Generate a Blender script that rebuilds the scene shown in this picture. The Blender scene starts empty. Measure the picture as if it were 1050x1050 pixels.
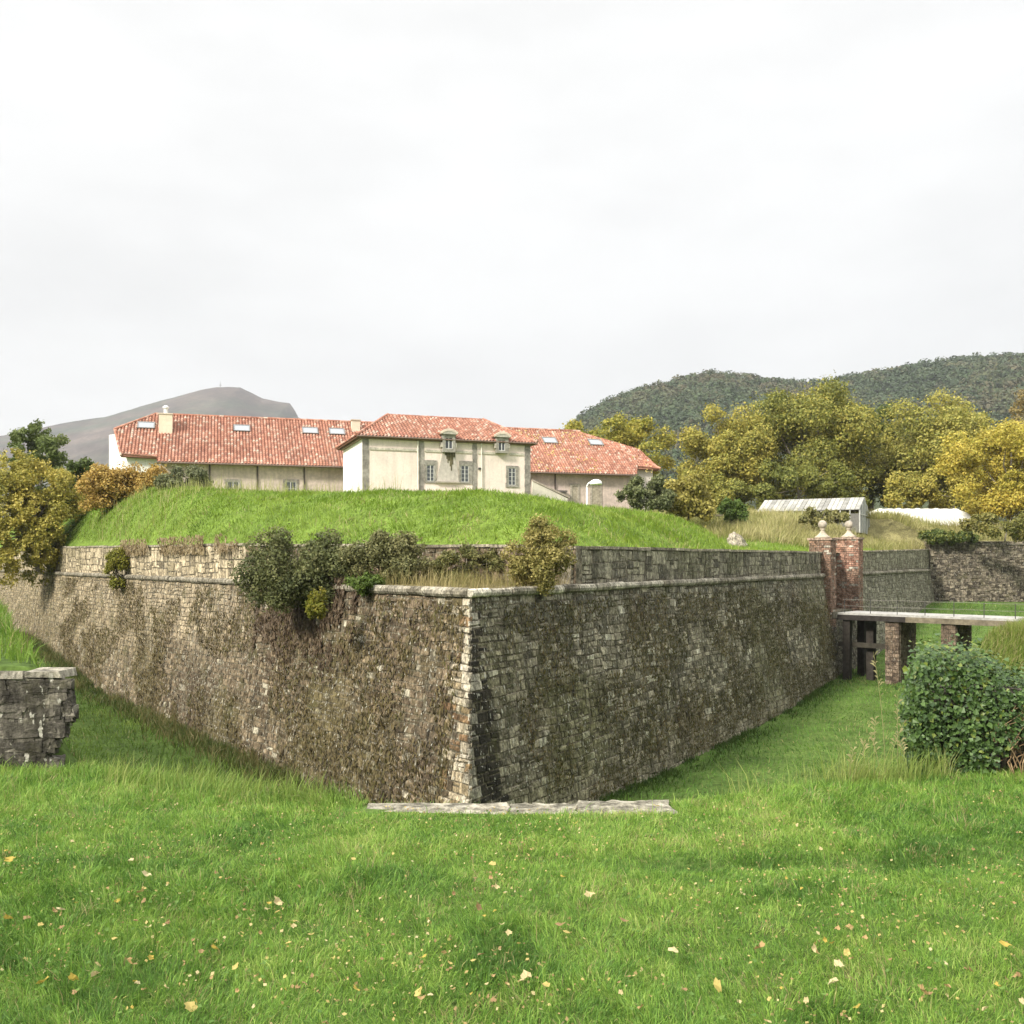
import bpy, math, random
import numpy as np
R = math.radians
rng = np.random.default_rng(7)
random.seed(7)
scene = bpy.context.scene
COL = scene.collection

# ------------------------------------------------------------------ camera maths
EYE = 1.6; F = 1000.0; CX = 525.0; HY = 575.0
def P(px, py, Y):
    return np.array([(px-CX)/F*Y, Y, EYE+(HY-py)/F*Y])
def XY(px, Y): return (px-CX)/F*Y

# ------------------------------------------------------------------ noise
def vnoise(x, y, scale, seed=0):
    x = np.asarray(x, float)/scale; y = np.asarray(y, float)/scale
    xi = np.floor(x).astype(np.int64); yi = np.floor(y).astype(np.int64)
    fx = x-xi; fy = y-yi
    fx = fx*fx*(3-2*fx); fy = fy*fy*(3-2*fy)
    def h(a, b):
        n = (a*374761393 + b*668265263 + seed*974711) & 0x7fffffff
        n = ((n ^ (n >> 13))*1274126177) & 0x7fffffff
        n = n ^ (n >> 16)
        return (n & 0xffff)/65535.0
    return (h(xi, yi)*(1-fx)+h(xi+1, yi)*fx)*(1-fy)+(h(xi, yi+1)*(1-fx)+h(xi+1, yi+1)*fx)*fy
def fnoise(x, y, scale, seed=0, octv=3):
    s = 0; a = 1; t = 0
    for k in range(octv):
        s = s+a*vnoise(x, y, scale/2**k, seed+k*17); t += a; a *= .5
    return s/t
def sst(a, b, x):
    t = np.clip((np.asarray(x, float)-a)/(b-a), 0, 1)
    return t*t*(3-2*t)

def unit(a): return a/(np.linalg.norm(a, axis=-1, keepdims=True)+1e-9)
# ------------------------------------------------------------------ object helpers
BASE = {}
def tag(o, label=None, cat=None, group=None, kind=None):
    if label: o['label'] = label
    if cat: o['category'] = cat
    if group: o['group'] = group
    if kind: o['kind'] = kind
    return o
def thing(name, label, cat, loc=(0, 0, 0), group=None):
    o = bpy.data.objects.new(name, None); COL.objects.link(o)
    o.empty_display_size = .3
    o.location = tuple(float(v) for v in loc)
    BASE[o.name] = np.array(loc, float)
    return tag(o, label, cat, group)
def setcol(me, col, dom='POINT'):
    at = me.color_attributes.new('Col', 'FLOAT_COLOR', dom)
    c = np.ones((len(col), 4), np.float32); c[:, :3] = np.clip(col, 0, 1)
    at.data.foreach_set('color', c.ravel())
def mesh_np(name, V, faces, m, parent=None, col=None, smooth=False, loc=None):
    """V (N,3) world; faces: (M,k) array or list of arrays with differing k"""
    V = np.asarray(V, np.float64)
    me = bpy.data.meshes.new(name)
    fl = faces if isinstance(faces, list) else [faces]
    fl = [np.asarray(f, np.int32) for f in fl if len(f)]
    if parent is not None: base = BASE[parent.name]
    elif loc is not None: base = np.array(loc, float)
    else: base = np.zeros(3)
    Vl = (V-base).astype(np.float32)
    me.vertices.add(len(Vl)); me.vertices.foreach_set('co', Vl.ravel())
    lv = np.concatenate([f.ravel() for f in fl])
    tot = np.concatenate([np.full(len(f), f.shape[1], np.int32) for f in fl])
    st = np.concatenate([[0], np.cumsum(tot)[:-1]]).astype(np.int32)
    me.loops.add(len(lv)); me.loops.foreach_set('vertex_index', lv)
    me.polygons.add(len(tot)); me.polygons.foreach_set('loop_start', st)
    me.polygons.foreach_set('loop_total', tot)
    me.polygons.foreach_set('use_smooth', np.full(len(tot), bool(smooth)))
    me.update(calc_edges=True)
    me.validate()
    if col is not None: setcol(me, col)
    me.materials.append(m)
    o = bpy.data.objects.new(name, me); COL.objects.link(o)
    if parent is not None:
        o.parent = parent; BASE[o.name] = base
    else:
        o.location = tuple(base); BASE[o.name] = base
    return o

class MB:
    """collects shapes, then links them as ONE mesh"""
    def __init__(s): s.v = []; s.f = {}; s.c = []; s.n = 0; s.col = (1, 1, 1)
    def add(s, V, faces, col=None):
        V = np.asarray(V, float).reshape(-1, 3)
        for f in faces:
            s.f.setdefault(len(f), []).append([i+s.n for i in f])
        s.v.append(V); s.n += len(V)
        c = np.asarray(col if col is not None else s.col, float)
        s.c.append(np.tile(c, (len(V), 1)) if c.ndim == 1 else c)
    def hexa(s, p, col=None):       # 8 points: bottom 0-3, top 4-7
        s.add(p, [(0, 3, 2, 1), (4, 5, 6, 7), (0, 1, 5, 4), (1, 2, 6, 5), (2, 3, 7, 6), (3, 0, 4, 7)], col)
    def box(s, fr, a0, a1, b0, b1, z0, z1, col=None, jit=0):
        p = [fr(a, b, z) for z in (z0, z1) for (a, b) in ((a0, b0), (a1, b0), (a1, b1), (a0, b1))]
        p = np.array(p)
        if jit: p = p+rng.normal(0, jit, p.shape)
        s.hexa(p, col)
    def poly(s, pts, col=None): s.add(pts, [tuple(range(len(pts)))], col)
    def prism(s, pts, off, col=None):
        pts = np.array(pts, float); n = len(pts); q = pts+np.array(off)
        s.add(np.vstack([pts, q]), [tuple(range(n)), tuple(range(2*n-1, n-1, -1))]+[(i, i+n, (i+1) % n+n, (i+1) % n) for i in range(n)], col)
    def tube(s, pts, rad, n=8, col=None, caps=True):
        pts = np.array(pts, float); k = len(pts)
        rad = np.broadcast_to(np.asarray(rad, float), (k,))
        d = np.gradient(pts, axis=0); d /= np.linalg.norm(d, axis=1)[:, None]+1e-9
        ref = np.array([0, 0, 1.0]) if abs(d[0][2]) < .9 else np.array([1.0, 0, 0])
        V = []
        for i in range(k):
            x = np.cross(d[i], ref); x /= np.linalg.norm(x)+1e-9
            y = np.cross(x, d[i])
            for j in range(n):
                a = 2*math.pi*j/n
                V.append(pts[i]+rad[i]*(math.cos(a)*x+math.sin(a)*y))
        f = [(i*n+j, i*n+(j+1) % n, (i+1)*n+(j+1) % n, (i+1)*n+j) for i in range(k-1) for j in range(n)]
        if caps: f += [tuple(range(n-1, -1, -1)), tuple((k-1)*n+j for j in range(n))]
        s.add(V, f, col)
    def lathe(s, c, prof, n=16, col=None):
        c = np.array(c, float); V = []
        for r, z in prof:
            for j in range(n):
                a = 2*math.pi*j/n; V.append(c+np.array([r*math.cos(a), r*math.sin(a), z]))
        k = len(prof)
        s.add(V, [(i*n+j, i*n+(j+1) % n, (i+1)*n+(j+1) % n, (i+1)*n+j) for i in range(k-1) for j in range(n)]+[tuple(range(n-1, -1, -1)), tuple((k-1)*n+j for j in range(n))], col)
    def build(s, name, m, parent=None, smooth=False, loc=None):
        return mesh_np(name, np.vstack(s.v), [np.array(f) for f in s.f.values()], m, parent, np.vstack(s.c), smooth, loc)

# ------------------------------------------------------------------ materials
def newmat(name):
    m = bpy.data.materials.new(name); m.use_nodes = True
    nt = m.node_tree; nt.nodes.clear()
    return m, nt, nt.nodes, nt.links
def mixrgb(N, L, fac, a, b, mode='MIX'):
    n = N.new('ShaderNodeMix'); n.data_type = 'RGBA'; n.blend_type = mode
    for sock, v in ((n.inputs[0], fac), (n.inputs[6], a), (n.inputs[7], b)):
        if hasattr(v, 'is_linked'): L.new(v, sock)
        elif isinstance(v, (int, float)): sock.default_value = v
        else: sock.default_value = (*v, 1)
    return n.outputs[2]
def ramp(N, L, src, lo, hi, vlo=0., vhi=1.):
    n = N.new('ShaderNodeMapRange'); n.interpolation_type = 'SMOOTHSTEP'
    L.new(src, n.inputs[0])
    n.inputs[1].default_value = lo; n.inputs[2].default_value = hi
    n.inputs[3].default_value = vlo; n.inputs[4].default_value = vhi
    return n.outputs[0]
def noise(N, L, scale, detail=4, vec=None, rough=.6):
    n = N.new('ShaderNodeTexNoise'); n.inputs['Scale'].default_value = scale
    n.inputs['Detail'].default_value = detail; n.inputs['Roughness'].default_value = rough
    if vec is not None: L.new(vec, n.inputs['Vector'])
    return n.outputs['Fac']
def objvec(N, L, scale=(1, 1, 1)):
    t = N.new('ShaderNodeTexCoord'); mp = N.new('ShaderNodeMapping')
    mp.inputs['Scale'].default_value = scale
    L.new(t.outputs['Object'], mp.inputs['Vector'])
    return mp.outputs['Vector']
def finish(nt, N, L, colour, rough=.85, spec=.25, bump=None, transl=0.):
    b = N.new('ShaderNodeBsdfPrincipled')
    b.inputs['Roughness'].default_value = rough
    b.inputs['Specular IOR Level'].default_value = spec
    if hasattr(colour, 'is_linked'): L.new(colour, b.inputs['Base Color'])
    else: b.inputs['Base Color'].default_value = (*colour, 1)
    if bump is not None:
        bp = N.new('ShaderNodeBump'); bp.inputs['Strength'].default_value = bump[1]
        bp.inputs['Distance'].default_value = bump[2]
        L.new(bump[0], bp.inputs['Height']); L.new(bp.outputs[0], b.inputs['Normal'])
    out = N.new('ShaderNodeOutputMaterial')
    if transl > 0:
        t = N.new('ShaderNodeBsdfTranslucent'); mx = N.new('ShaderNodeMixShader')
        mx.inputs[0].default_value = transl
        if hasattr(colour, 'is_linked'): L.new(colour, t.inputs['Color'])
        L.new(b.outputs[0], mx.inputs[1]); L.new(t.outputs[0], mx.inputs[2])
        L.new(mx.outputs[0], out.inputs['Surface'])
    else: L.new(b.outputs[0], out.inputs['Surface'])
def attr(N):
    a = N.new('ShaderNodeAttribute'); a.attribute_name = 'Col'; return a.outputs['Color']

def leaf_mat(name, rough=.6, spec=.25, transl=.3):
    m, nt, N, L = newmat(name)
    finish(nt, N, L, attr(N), rough, spec, None, transl); return m
def varied(name, base=None, scales=((6, .25), (.7, .2)), rough=.85, spec=.2, bump=None, streak=0.):
    """base colour (or the Col attribute) varied by noise"""
    m, nt, N, L = newmat(name)
    c = attr(N) if base is None else None
    vec = objvec(N, L)
    if base is not None:
        rgb = N.new('ShaderNodeRGB'); rgb.outputs[0].default_value = (*base, 1); c = rgb.outputs[0]
    for sc, am in scales:
        f = ramp(N, L, noise(N, L, sc, 5, vec), .3, .7, 1-am, 1+am)
        g = N.new('ShaderNodeVectorMath'); g.operation = 'SCALE'
        L.new(c, g.inputs[0]); L.new(f, g.inputs['Scale']); c = g.outputs[0]
    if streak:
        sv = objvec(N, L, (2.2, 2.2, .16))
        f = ramp(N, L, noise(N, L, 1.6, 5, sv), .42, .72, 1, 1-streak)
        g = N.new('ShaderNodeVectorMath'); g.operation = 'SCALE'
        L.new(c, g.inputs[0]); L.new(f, g.inputs['Scale']); c = g.outputs[0]
    bm = None
    if bump: bm = (noise(N, L, bump[0], 6, vec), bump[1], bump[2])
    finish(nt, N, L, c, rough, spec, bm); return m

def stone_mat(name, moss=.5, lichen=.5, streak=.5):
    m, nt, N, L = newmat(name)
    c = attr(N); vec = objvec(N, L)
    n1 = ramp(N, L, noise(N, L, 3.5, 8, vec, .7), .3, .7, .5, 1.5)
    g = N.new('ShaderNodeVectorMath'); g.operation = 'SCALE'; L.new(c, g.inputs[0]); L.new(n1, g.inputs['Scale']); c = g.outputs[0]
    fv = objvec(N, L, (9, 9, 5))
    n3 = ramp(N, L, noise(N, L, 1.3, 6, fv, .75), .34, .66, .45, 1.6)
    g = N.new('ShaderNodeVectorMath'); g.operation = 'SCALE'; L.new(c, g.inputs[0]); L.new(n3, g.inputs['Scale']); c = g.outputs[0]
    # vertical rain streaks of dark algae
    sv = objvec(N, L, (3.0, 3.0, .22))
    st = ramp(N, L, noise(N, L, 1.1, 6, sv, .65), .48, .66, 0, streak)
    c = mixrgb(N, L, st, c, (.035, .032, .024))
    # moss
    ms = ramp(N, L, noise(N, L, .9, 7, vec, .7), .52, .66, 0, moss)
    c = mixrgb(N, L, ms, c, (.075, .072, .026))
    # pale lichen blotches
    lv = objvec(N, L, (1, 1, .7))
    li = ramp(N, L, noise(N, L, 5.5, 4, lv, .55), .66, .70, 0, lichen)
    c = mixrgb(N, L, li, c, (.42, .40, .33))
    l2 = ramp(N, L, noise(N, L, 11, 3, objvec(N, L, (1, 1, .5)), .55), .63, .67, 0, lichen*1.3)
    c = mixrgb(N, L, l2, c, (.52, .50, .42))
    bh = noise(N, L, 9, 8, vec, .7)
    finish(nt, N, L, c, .93, .15, (bh, .8, .09)); return m

M = {}
M['stone'] = stone_mat('weathered_stone', .55, .62, .6)
M['pale_stone'] = stone_mat('pale_stone', .2, .35, .45)
M['mortar'] = varied('lime_mortar', None, ((5, .35), (.8, .3)), .95, .1, (12, .5, .03), .3)
M['brick'] = stone_mat('old_brick', .12, .3, .3)
M['leaf'] = leaf_mat('leaves')
M['ivy'] = leaf_mat('ivy_leaves', .5, .4, .15)
M['grass'] = leaf_mat('grass_blades', .55, .25, .35)
M['bark'] = varied('bark', (.20, .175, .14), ((14, .4), (2, .3)), .9, .15, (20, .6, .03))
M['tile'] = varied('canal_tiles', None, ((3.0, .22), (.35, .12)), .85, .2, (15, .3, .02))
M['render'] = varied('lime_render', None, ((7, .06), (.5, .09)), .9, .15, (30, .2, .005), .10)
M['dirty_render'] = varied('stained_render', None, ((4, .10), (.5, .12)), .9, .15, (30, .2, .005), .16)
M['trim'] = varied('dressed_stone', None, ((5, .25), (1, .15)), .9, .15, (18, .4, .01))
M['wood'] = varied('old_wood', None, ((5, .25), (1, .2)), .85, .2)
M['paint'] = varied('paint', None, ((9, .06),), .5, .4)
M['metal'] = varied('dull_metal', None, ((8, .2),), .45, .5)
M['ground'] = varied('turf', None, ((9, .35), (1.3, .25)), .95, .1, (30, .6, .02))
M['rock'] = varied('heath', None, ((.02, .3), (.004, .25), (.1, .25)), .95, .1)
M['conc'] = varied('concrete', None, ((6, .22), (.8, .2)), .9, .2, (25, .4, .01))
M['boulder'] = stone_mat('boulder_stone', .15, .3, .2)
def glass_mat(name, c, rough=.12):
    m, nt, N, L = newmat(name); finish(nt, N, L, c, rough, .6); return m
M['pane'] = glass_mat('window_glass', (.06, .065, .07))
M['skylight'] = glass_mat('skylight_glass', (.25, .27, .29), .1)

# ------------------------------------------------------------------ bastion layout (metres; camera stands at the origin)
C0 = np.array([-1.16, 27.0])
dR = np.array([.623, 1.0]); dR /= np.linalg.norm(dR)
dL = np.array([-.733, 1.0]); dL /= np.linalg.norm(dL)
nR = np.array([dR[1], -dR[0]])          # outward normals
nL = np.array([-abs(dL[1]), -abs(dL[0])])
ZC = .6                                  # cordon level
FLOOR = -6.2
BAT = .15
def wallR(s): return C0+dR*s
def wallL(s): return C0+dL*s
S_R0 = 6.1; S_L0 = 17.0                  # where the parapet starts on each face
S_GATE = 37.9; S_REND = 78.0; S_LEND = 84.0
PR = wallR(S_R0); PL = wallL(S_L0)
def ztopR(s): return 2.08+.002*np.asarray(s, float)+np.clip(np.asarray(s, float)-40, 0, None)*.013
def ztopL(s): return 2.2+.008*np.asarray(s, float)
cut_d = (PR-PL); cut_len = np.linalg.norm(cut_d); cut_d = cut_d/cut_len
cut_n = np.array([cut_d[1], -cut_d[0]])
if cut_n[1] > 0: cut_n = -cut_n

# outside ground --------------------------------------------------------------
EDX = np.array([-4000, -60, -11.5, -4.5, -4.2, -2.3, -1.13, 1.25, 1.9, 3.4, 4.2, 6.9, 29.6, 80, 4000.])
EDY = np.array([5000, 88, 22, 10.1, 9.6, 8.5, 7.95, 7.95, 8.25, 9.2, 9.7, 13.2, 50.5, 130, 5000.])
def h_out(x, y):
    x = np.asarray(x, float); y = np.asarray(y, float)
    ye = np.interp(x, EDX, EDY)
    sl = (np.interp(x+.2, EDX, EDY)-np.interp(x-.2, EDX, EDY))/.4
    c = (y-ye)/np.sqrt(1+sl*sl)
    lawn = -.05*np.clip(y, -6, 12)+.05*(fnoise(x, y, 2.2, 3)-.5)-.06*np.exp(-((x-1.9)/1.5)**2-((y-6.15)/.18)**2)
    gl = np.where(x < 0, .5+.0*y, .38+.20*np.clip(y-9.8, 0, 1.7))+.12*(fnoise(x, y, 3, 9)-.5)
    isg = np.where(x < 0, sst(0, .35, -4.40-.56*(y-9.8)-x)*sst(9.85, 10.1, y), (x > 4.3+.42*(y-9.75))*sst(9.75, 10.0, y))
    hi = lawn*(1-isg)+gl*isg
    sR = (x-C0[0])*dR[0]+(y-C0[1])*dR[1]; sL = (x-C0[0])*dL[0]+(y-C0[1])*dL[1]
    fl = FLOOR+np.where(x > 0, .9*sst(18, 42, sR)+3.0*sst(42, 78, sR), 1.8*sst(30, 58, sL)+1.0*sst(58, 80, sL))
    fl = fl+.25*(fnoise(x, y, 5, 5)-.5)
    w = 1.6+1.9*sst(1.0, 3.5, -x)*(x > -4.2)
    return hi*(1-sst(0, 1, c/w))+fl*sst(0, 1, c/w)

# inside ground (rampart earth and the plateau behind) -------------------------
def smin(a, b, k): 
    h = np.clip(.5+.5*(b-a)/k, 0, 1); return b*(1-h)+a*h-k*h*(1-h)
E0 = np.array([10.4, 43.0]); En = np.array([-.99, .14])
def h_in(x, y):
    x = np.asarray(x, float); y = np.asarray(y, float)
    ddR = -((x-C0[0])*nR[0]+(y-C0[1])*nR[1]); ddL = -((x-C0[0])*nL[0]+(y-C0[1])*nL[1])
    ddC = -((x-PL[0])*cut_n[0]+(y-PL[1])*cut_n[1])
    ddE = (x-E0[0])*En[0]+(y-E0[1])*En[1]
    sR = (x-C0[0])*dR[0]+(y-C0[1])*dR[1]; sL = (x-C0[0])*dL[0]+(y-C0[1])*dL[1]
    wl = sst(6, -10, x)
    base = ztopR(sR)*(1-wl)+ztopL(sL)*wl-.08
    d = smin(smin(ddR-.5, 2.8*(ddL-.5), 1.5), smin(ddC-.5, ddE*1.6, 1.5), 1.5)
    t = np.clip(d/12.5, 0, 1)
    H = 2.5+.35*sst(4, -8, x)+1.0*sst(-11, -24, x)
    mound = base+H*(1-(1-t)**2.6)+.25*(fnoise(x, y, 6, 25)-.5)*sst(.5, 4, d)
    low = base+sst(2, 30, ddR)*sst(.6, 7, ddL)*np.clip((y-58)/37, 0, 1)*2.6
    m = np.maximum(mound, low)
    far = 5.9
    k = sst(62, 88, y)*sst(2, 10, np.minimum(ddR, ddL))
    z = m*(1-k)+np.maximum(m, far)*k*.0+k*(np.minimum(far, 2.3+np.clip(y-58, 0, 37)*.097)*(sst(-4, 8, x))+far*(1-sst(-4, 8, x)))
    z = z+(.38*(fnoise(x, y, 3.0, 21)-.5)+.16*(fnoise(x, y, .9, 22)-.5))*sst(.3, 2, np.minimum(ddR, ddL))
    right = sst(-4, 1, (x-C0[0])*nR[0]+(y-C0[1])*nR[1])
    back = (5.7*(1-right)+(3.45+2.25*sst(92, 103, y))*right)+.2*(fnoise(x, y, 12, 4)-.5)
    return np.where(y > 93, back, z)

# ------------------------------------------------------------------ ground sheets
def spaced(a): return np.unique(np.round(np.concatenate(a), 4))
xs = spaced([np.arange(-9, 9.01, .14), np.arange(-40, 60, .8), np.arange(-140, 160, 6), np.array([-4000, -2000, -1000, -500, -250, 250, 500, 1000, 2000, 4000.])])
ys = spaced([np.arange(-6, 14, .14), np.arange(14, 100, .8), np.arange(100, 160, 6), np.array([-600, -200, -60, -20, -10, 250, 500, 1000, 2000, 4500.])])
X, Y = np.meshgrid(xs, ys)
Z = h_out(X, Y); Z = np.where(Y > 135, -3.5, Z)
nx, ny = len(xs), len(ys)
idx = np.arange(nx*ny).reshape(ny, nx)
fq = np.stack([idx[:-1, :-1], idx[:-1, 1:], idx[1:, 1:], idx[1:, :-1]], -1).reshape(-1, 4)
nz = fnoise(X, Y, 1.5, 31)[..., None]
gc = np.array([.05, .085, .018])*(1-nz)+np.array([.10, .15, .034])*nz
o = mesh_np('ground', np.stack([X, Y, Z], -1).reshape(-1, 3), fq, M['ground'], None, gc.reshape(-1, 3), True)
tag(o, 'grassy lawn dropping into the green dry moat around the bastion', 'ground', kind='structure')

def strip_grid(rows_y, xl, xr, n):
    V = []; 
    for yy in rows_y:
        a, b = xl(yy), xr(yy)
        u = np.linspace(0, 1, n); x = a+(b-a)*u
        V.append(np.stack([x, np.full(n, yy), h_in(x, np.full(n, yy))], -1))
    V = np.array(V); k = len(rows_y)
    i = np.arange(k*n).reshape(k, n)
    return V.reshape(-1, 3), np.stack([i[:-1, :-1], i[:-1, 1:], i[1:, 1:], i[1:, :-1]], -1).reshape(-1, 4)
insl = lambda yy: C0[0]+dL[0]/dL[1]*(yy-C0[1])+.35
insr = lambda yy: C0[0]+dR[0]/dR[1]*(yy-C0[1])-.35
yc0 = 33.2
def inl(yy):
    # right of the cut line as well
    xc = PL[0]+(yy-PL[1])/cut_d[1]*cut_d[0] if abs(cut_d[1]) > 1e-3 else -1e9
    return max(insl(yy), xc+.3) if yy < PL[1] else insl(yy)
Va, fa = strip_grid(np.concatenate([np.arange(PR[1]+.3, 60, .5), np.arange(60, 93.1, 1.0)]), inl, insr, 90)
xb = spaced([np.arange(-60, 60, 1.0), np.arange(-90, 120, 4), np.array([-4000, -2000, -1000, -400, -200, 200, 400, 1000, 2000, 4000.])])
yb = np.array([93.0, 96, 100, 106, 115, 130, 150, 200, 300, 500, 900, 1500, 2500, 4600])
Xb, Yb = np.meshgrid(xb, yb); Zb = h_in(Xb, np.maximum(Yb, 93.01))
ins_ = (Xb[0] > insl(93)-.5) & (Xb[0] < insr(93)+.5); Zb[0] = np.where(Xb[0] < insl(93)-2, -6.5, np.where(ins_, h_in(Xb[0], 92.99+0*Xb[0]), 3.4))
ib = np.arange(Xb.size).reshape(Xb.shape)
fb = np.stack([ib[:-1, :-1], ib[:-1, 1:], ib[1:, 1:], ib[1:, :-1]], -1).reshape(-1, 4)
# terrace behind the cordon at the salient
tv = np.array([[*(C0+dR*.1+dL*.1), .74], [*PR, .74], [*(PL), .74]])
K = 10; TV = []; TF = []
for i in range(K+1):
    a = tv[0]+(tv[1]-tv[0])*i/K; b = tv[0]+(tv[2]-tv[0])*i/K
    for j in range(K+1): 
        q = a+(b-a)*j/K; TV.append([q[0], q[1], .74+.10*rng.random()])
TF = [(i*(K+1)+j, (i+1)*(K+1)+j, (i+1)*(K+1)+j+1, i*(K+1)+j+1) for i in range(K) for j in range(K)]
Vall = np.vstack([Va, np.stack([Xb, Yb, Zb], -1).reshape(-1, 3), np.array(TV)])
fall = np.vstack([fa, fb+len(Va), np.array(TF)+len(Va)+Xb.size])
nz = fnoise(Vall[:, 0], Vall[:, 1], 2.5, 8)[:, None]
ic = np.array([.08, .13, .02])*(1-nz)+np.array([.14, .20, .035])*nz
ic[-len(TV):] = np.array([.14, .115, .06])
scr = (sst(74, 80, Vall[:, 1])*sst(8, 14, Vall[:, 0]))[:, None]
ic = ic*(1-scr)+np.array([.20, .18, .08])*scr
o = mesh_np('rampart_ground', Vall, fall, M['ground'], None, ic, True)
tag(o, 'grass mound and plateau of earth filling the bastion', 'ground', kind='structure')

# ------------------------------------------------------------------ masonry
def masonry(A, d, n, u0, u1, z0, z1, ch, sl, colf, bat=0., zc=0., corner=0., depth=.03, ragged=None, jit=.014, seg=(1.2, 3.4), warp=.035):
    """stones of one wall face; A 2-D start, d run, n outward. z0/z1 functions of u. Short stretches of courses that do not line up"""
    V = []; Cc = []; Fq = []; nv = 0
    segs = []; a = u0
    while a < u1-.01:
        b = min(a+random.uniform(*seg), u1); 
        if u1-b < seg[0]*.5: b = u1
        segs.append((a, b)); a = b
    sd = random.randrange(1000)
    for (sa, sb) in segs:
        zmin = float(np.min(z0(np.linspace(sa, sb, 6))))-random.uniform(0, ch[0]); zmax = float(np.max(z1(np.linspace(sa, sb, 6))))
        z = zmin
        while z < zmax-.02:
            h = random.uniform(*ch); zt = min(z+h, zmax)
            if zmax-zt < ch[0]*.5: zt = zmax
            us = sa-corner*max(0, bat*(zc-(z+zt)/2)) if sa == u0 else sa+random.uniform(-.15, .15)
            ue = u1 if sb == u1 else sb+random.uniform(-.15, .15)
            if ragged: us, ue = ragged(z, us, ue)
            u = us
            while u < ue-.02:
                l = random.uniform(*sl); un = min(u+l, ue)
                if ue-un < sl[0]*.5: un = ue
                um = (u+un)/2
                if z1(um) > z+.05 and z0(um) < zt-.02:
                    zb_ = min(zt, float(z1(um)))
                    cuts = [(z, zb_)]
                    if zb_-z > .24 and random.random() < .25: m_ = z+(zb_-z)*random.uniform(.35, .65); cuts = [(z, m_), (m_, zb_)]
                    for (za, ze) in cuts:
                        g = random.uniform(.004, .014)
                        q = [(u+g, za+g), (un-g, za+g), (un-g, ze-g), (u+g, ze-g)]
                        p = random.uniform(.0, depth); bv = random.uniform(.012, .03)
                        ctr = ((u+un)/2, (za+ze)/2); pts = []
                        edge = [u < us+.01, un > ue-.01]
                        tl = [random.gauss(0, jit*.6) for _ in range(4)]
                        for lev in (0, 1):
                            for kk, (a, b) in enumerate(q):
                                if lev:
                                    a += math.copysign(min(bv, abs(ctr[0]-a)*.5), ctr[0]-a)+random.gauss(0, jit)
                                    b += math.copysign(min(bv, abs(ctr[1]-b)*.5), ctr[1]-b)+random.gauss(0, jit)
                                b += warp*math.sin(a*1.7+sd+math.sin(b*1.3+sd)*1.5)*math.sin(b*.9+a*.31+sd)*(0 if (b > zmax-.3 or b < zmin+.2) else 1)
                                off = bat*(zc-b)+(-.06 if not lev else p+tl[kk])
                                xy = A+d*a+n*off
                                pts.append((xy[0], xy[1], b))
                        V += pts; c = colf(um, (za+ze)/2)
                        Cc += [c]*8
                        Fq += [(nv+4, nv+5, nv+6, nv+7), (nv, nv+1, nv+5, nv+4), (nv+1, nv+2, nv+6, nv+5), (nv+2, nv+3, nv+7, nv+6), (nv+3, nv, nv+4, nv+7)]
                        nv += 8
                u = un
            z = zt
    return np.array(V), np.array(Fq), np.array(Cc)
def backing(A, d, n, u0, u1, z0, z1, col, bat=0., zc=0., corner=0., off=-.012, nu=24, thick=0):
    uu = np.linspace(u0, u1, nu); V = []; 
    for k, a in enumerate(uu):
        for zz in (float(z0(a)), float(z1(a))):
            aa = a-(corner*max(0, bat*(zc-zz)) if k == 0 else 0)
            xy = A+d*aa+n*(bat*(zc-zz)+off); V.append((xy[0], xy[1], zz))
    Fb = [(2*i, 2*i+2, 2*i+3, 2*i+1) for i in range(nu-1)]
    if thick:
        m = len(V)
        V += [(v[0]-n[0]*thick, v[1]-n[1]*thick, v[2]) for v in V]
        Fb += [tuple(m+i for i in f[::-1]) for f in Fb]
        Fb += [(2*i+1, 2*i+3, m+2*i+3, m+2*i+1) for i in range(nu-1)]
        Fb += [(0, 1, m+1, m), (2*nu-2, m+2*nu-2, m+2*nu-1, 2*nu-1)]
    return np.array(V), np.array(Fb), np.tile(np.array(col, float), (len(V), 1))
def join(*parts):
    V = []; Fs = []; Cs = []; n = 0
    for v, f, c in parts:
        V.append(v); Fs.append(np.asarray(f)+n); Cs.append(c); n += len(v)
    return np.vstack(V), np.vstack(Fs), np.vstack(Cs)

def lerp(a, b, t): return np.array(a)*(1-t)+np.array(b)*t
def n1(x, y, s, seed): return float(fnoise(x, y, s, seed))
def col_right(u, z):
    r = random.random()
    c = lerp((.085, .077, .052), (.37, .33, .235), r**1.3)
    if r > .95: c = np.array((.46, .43, .33))
    m = n1(u, z*1.4, 5, 61); c = lerp(c, (.125, .12, .05), .55*float(sst(.45, .68, m)))
    b = n1(u, z, 3, 63); c = lerp(c, (.10, .066, .033), .5*float(sst(.58, .75, b)))
    top = float(sst(-.9, .3, z)); c = lerp(c, (.19, .185, .15), .5*top*random.random())
    bot = float(sst(-4.6, -5.6, z+.2*n1(u, 0, 4, 3))); c = lerp(c, (.30, .265, .185), .75*bot*random.uniform(.5, 1))
    # black stain beside the arris, widening downwards
    us = u+1.48*BAT*(ZC-z)
    wst = (.35 if z > -1.6 else .6+.24*(-z-1.6))*(.85+.3*random.random())
    if z < .1 and us < wst+.25 and random.random() < .96: c = lerp((.020, .018, .014), (.042, .036, .026), random.random())
    if us < .3 and random.random() < .5: c = lerp(c, (.45, .41, .32), .8)
    return c
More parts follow.
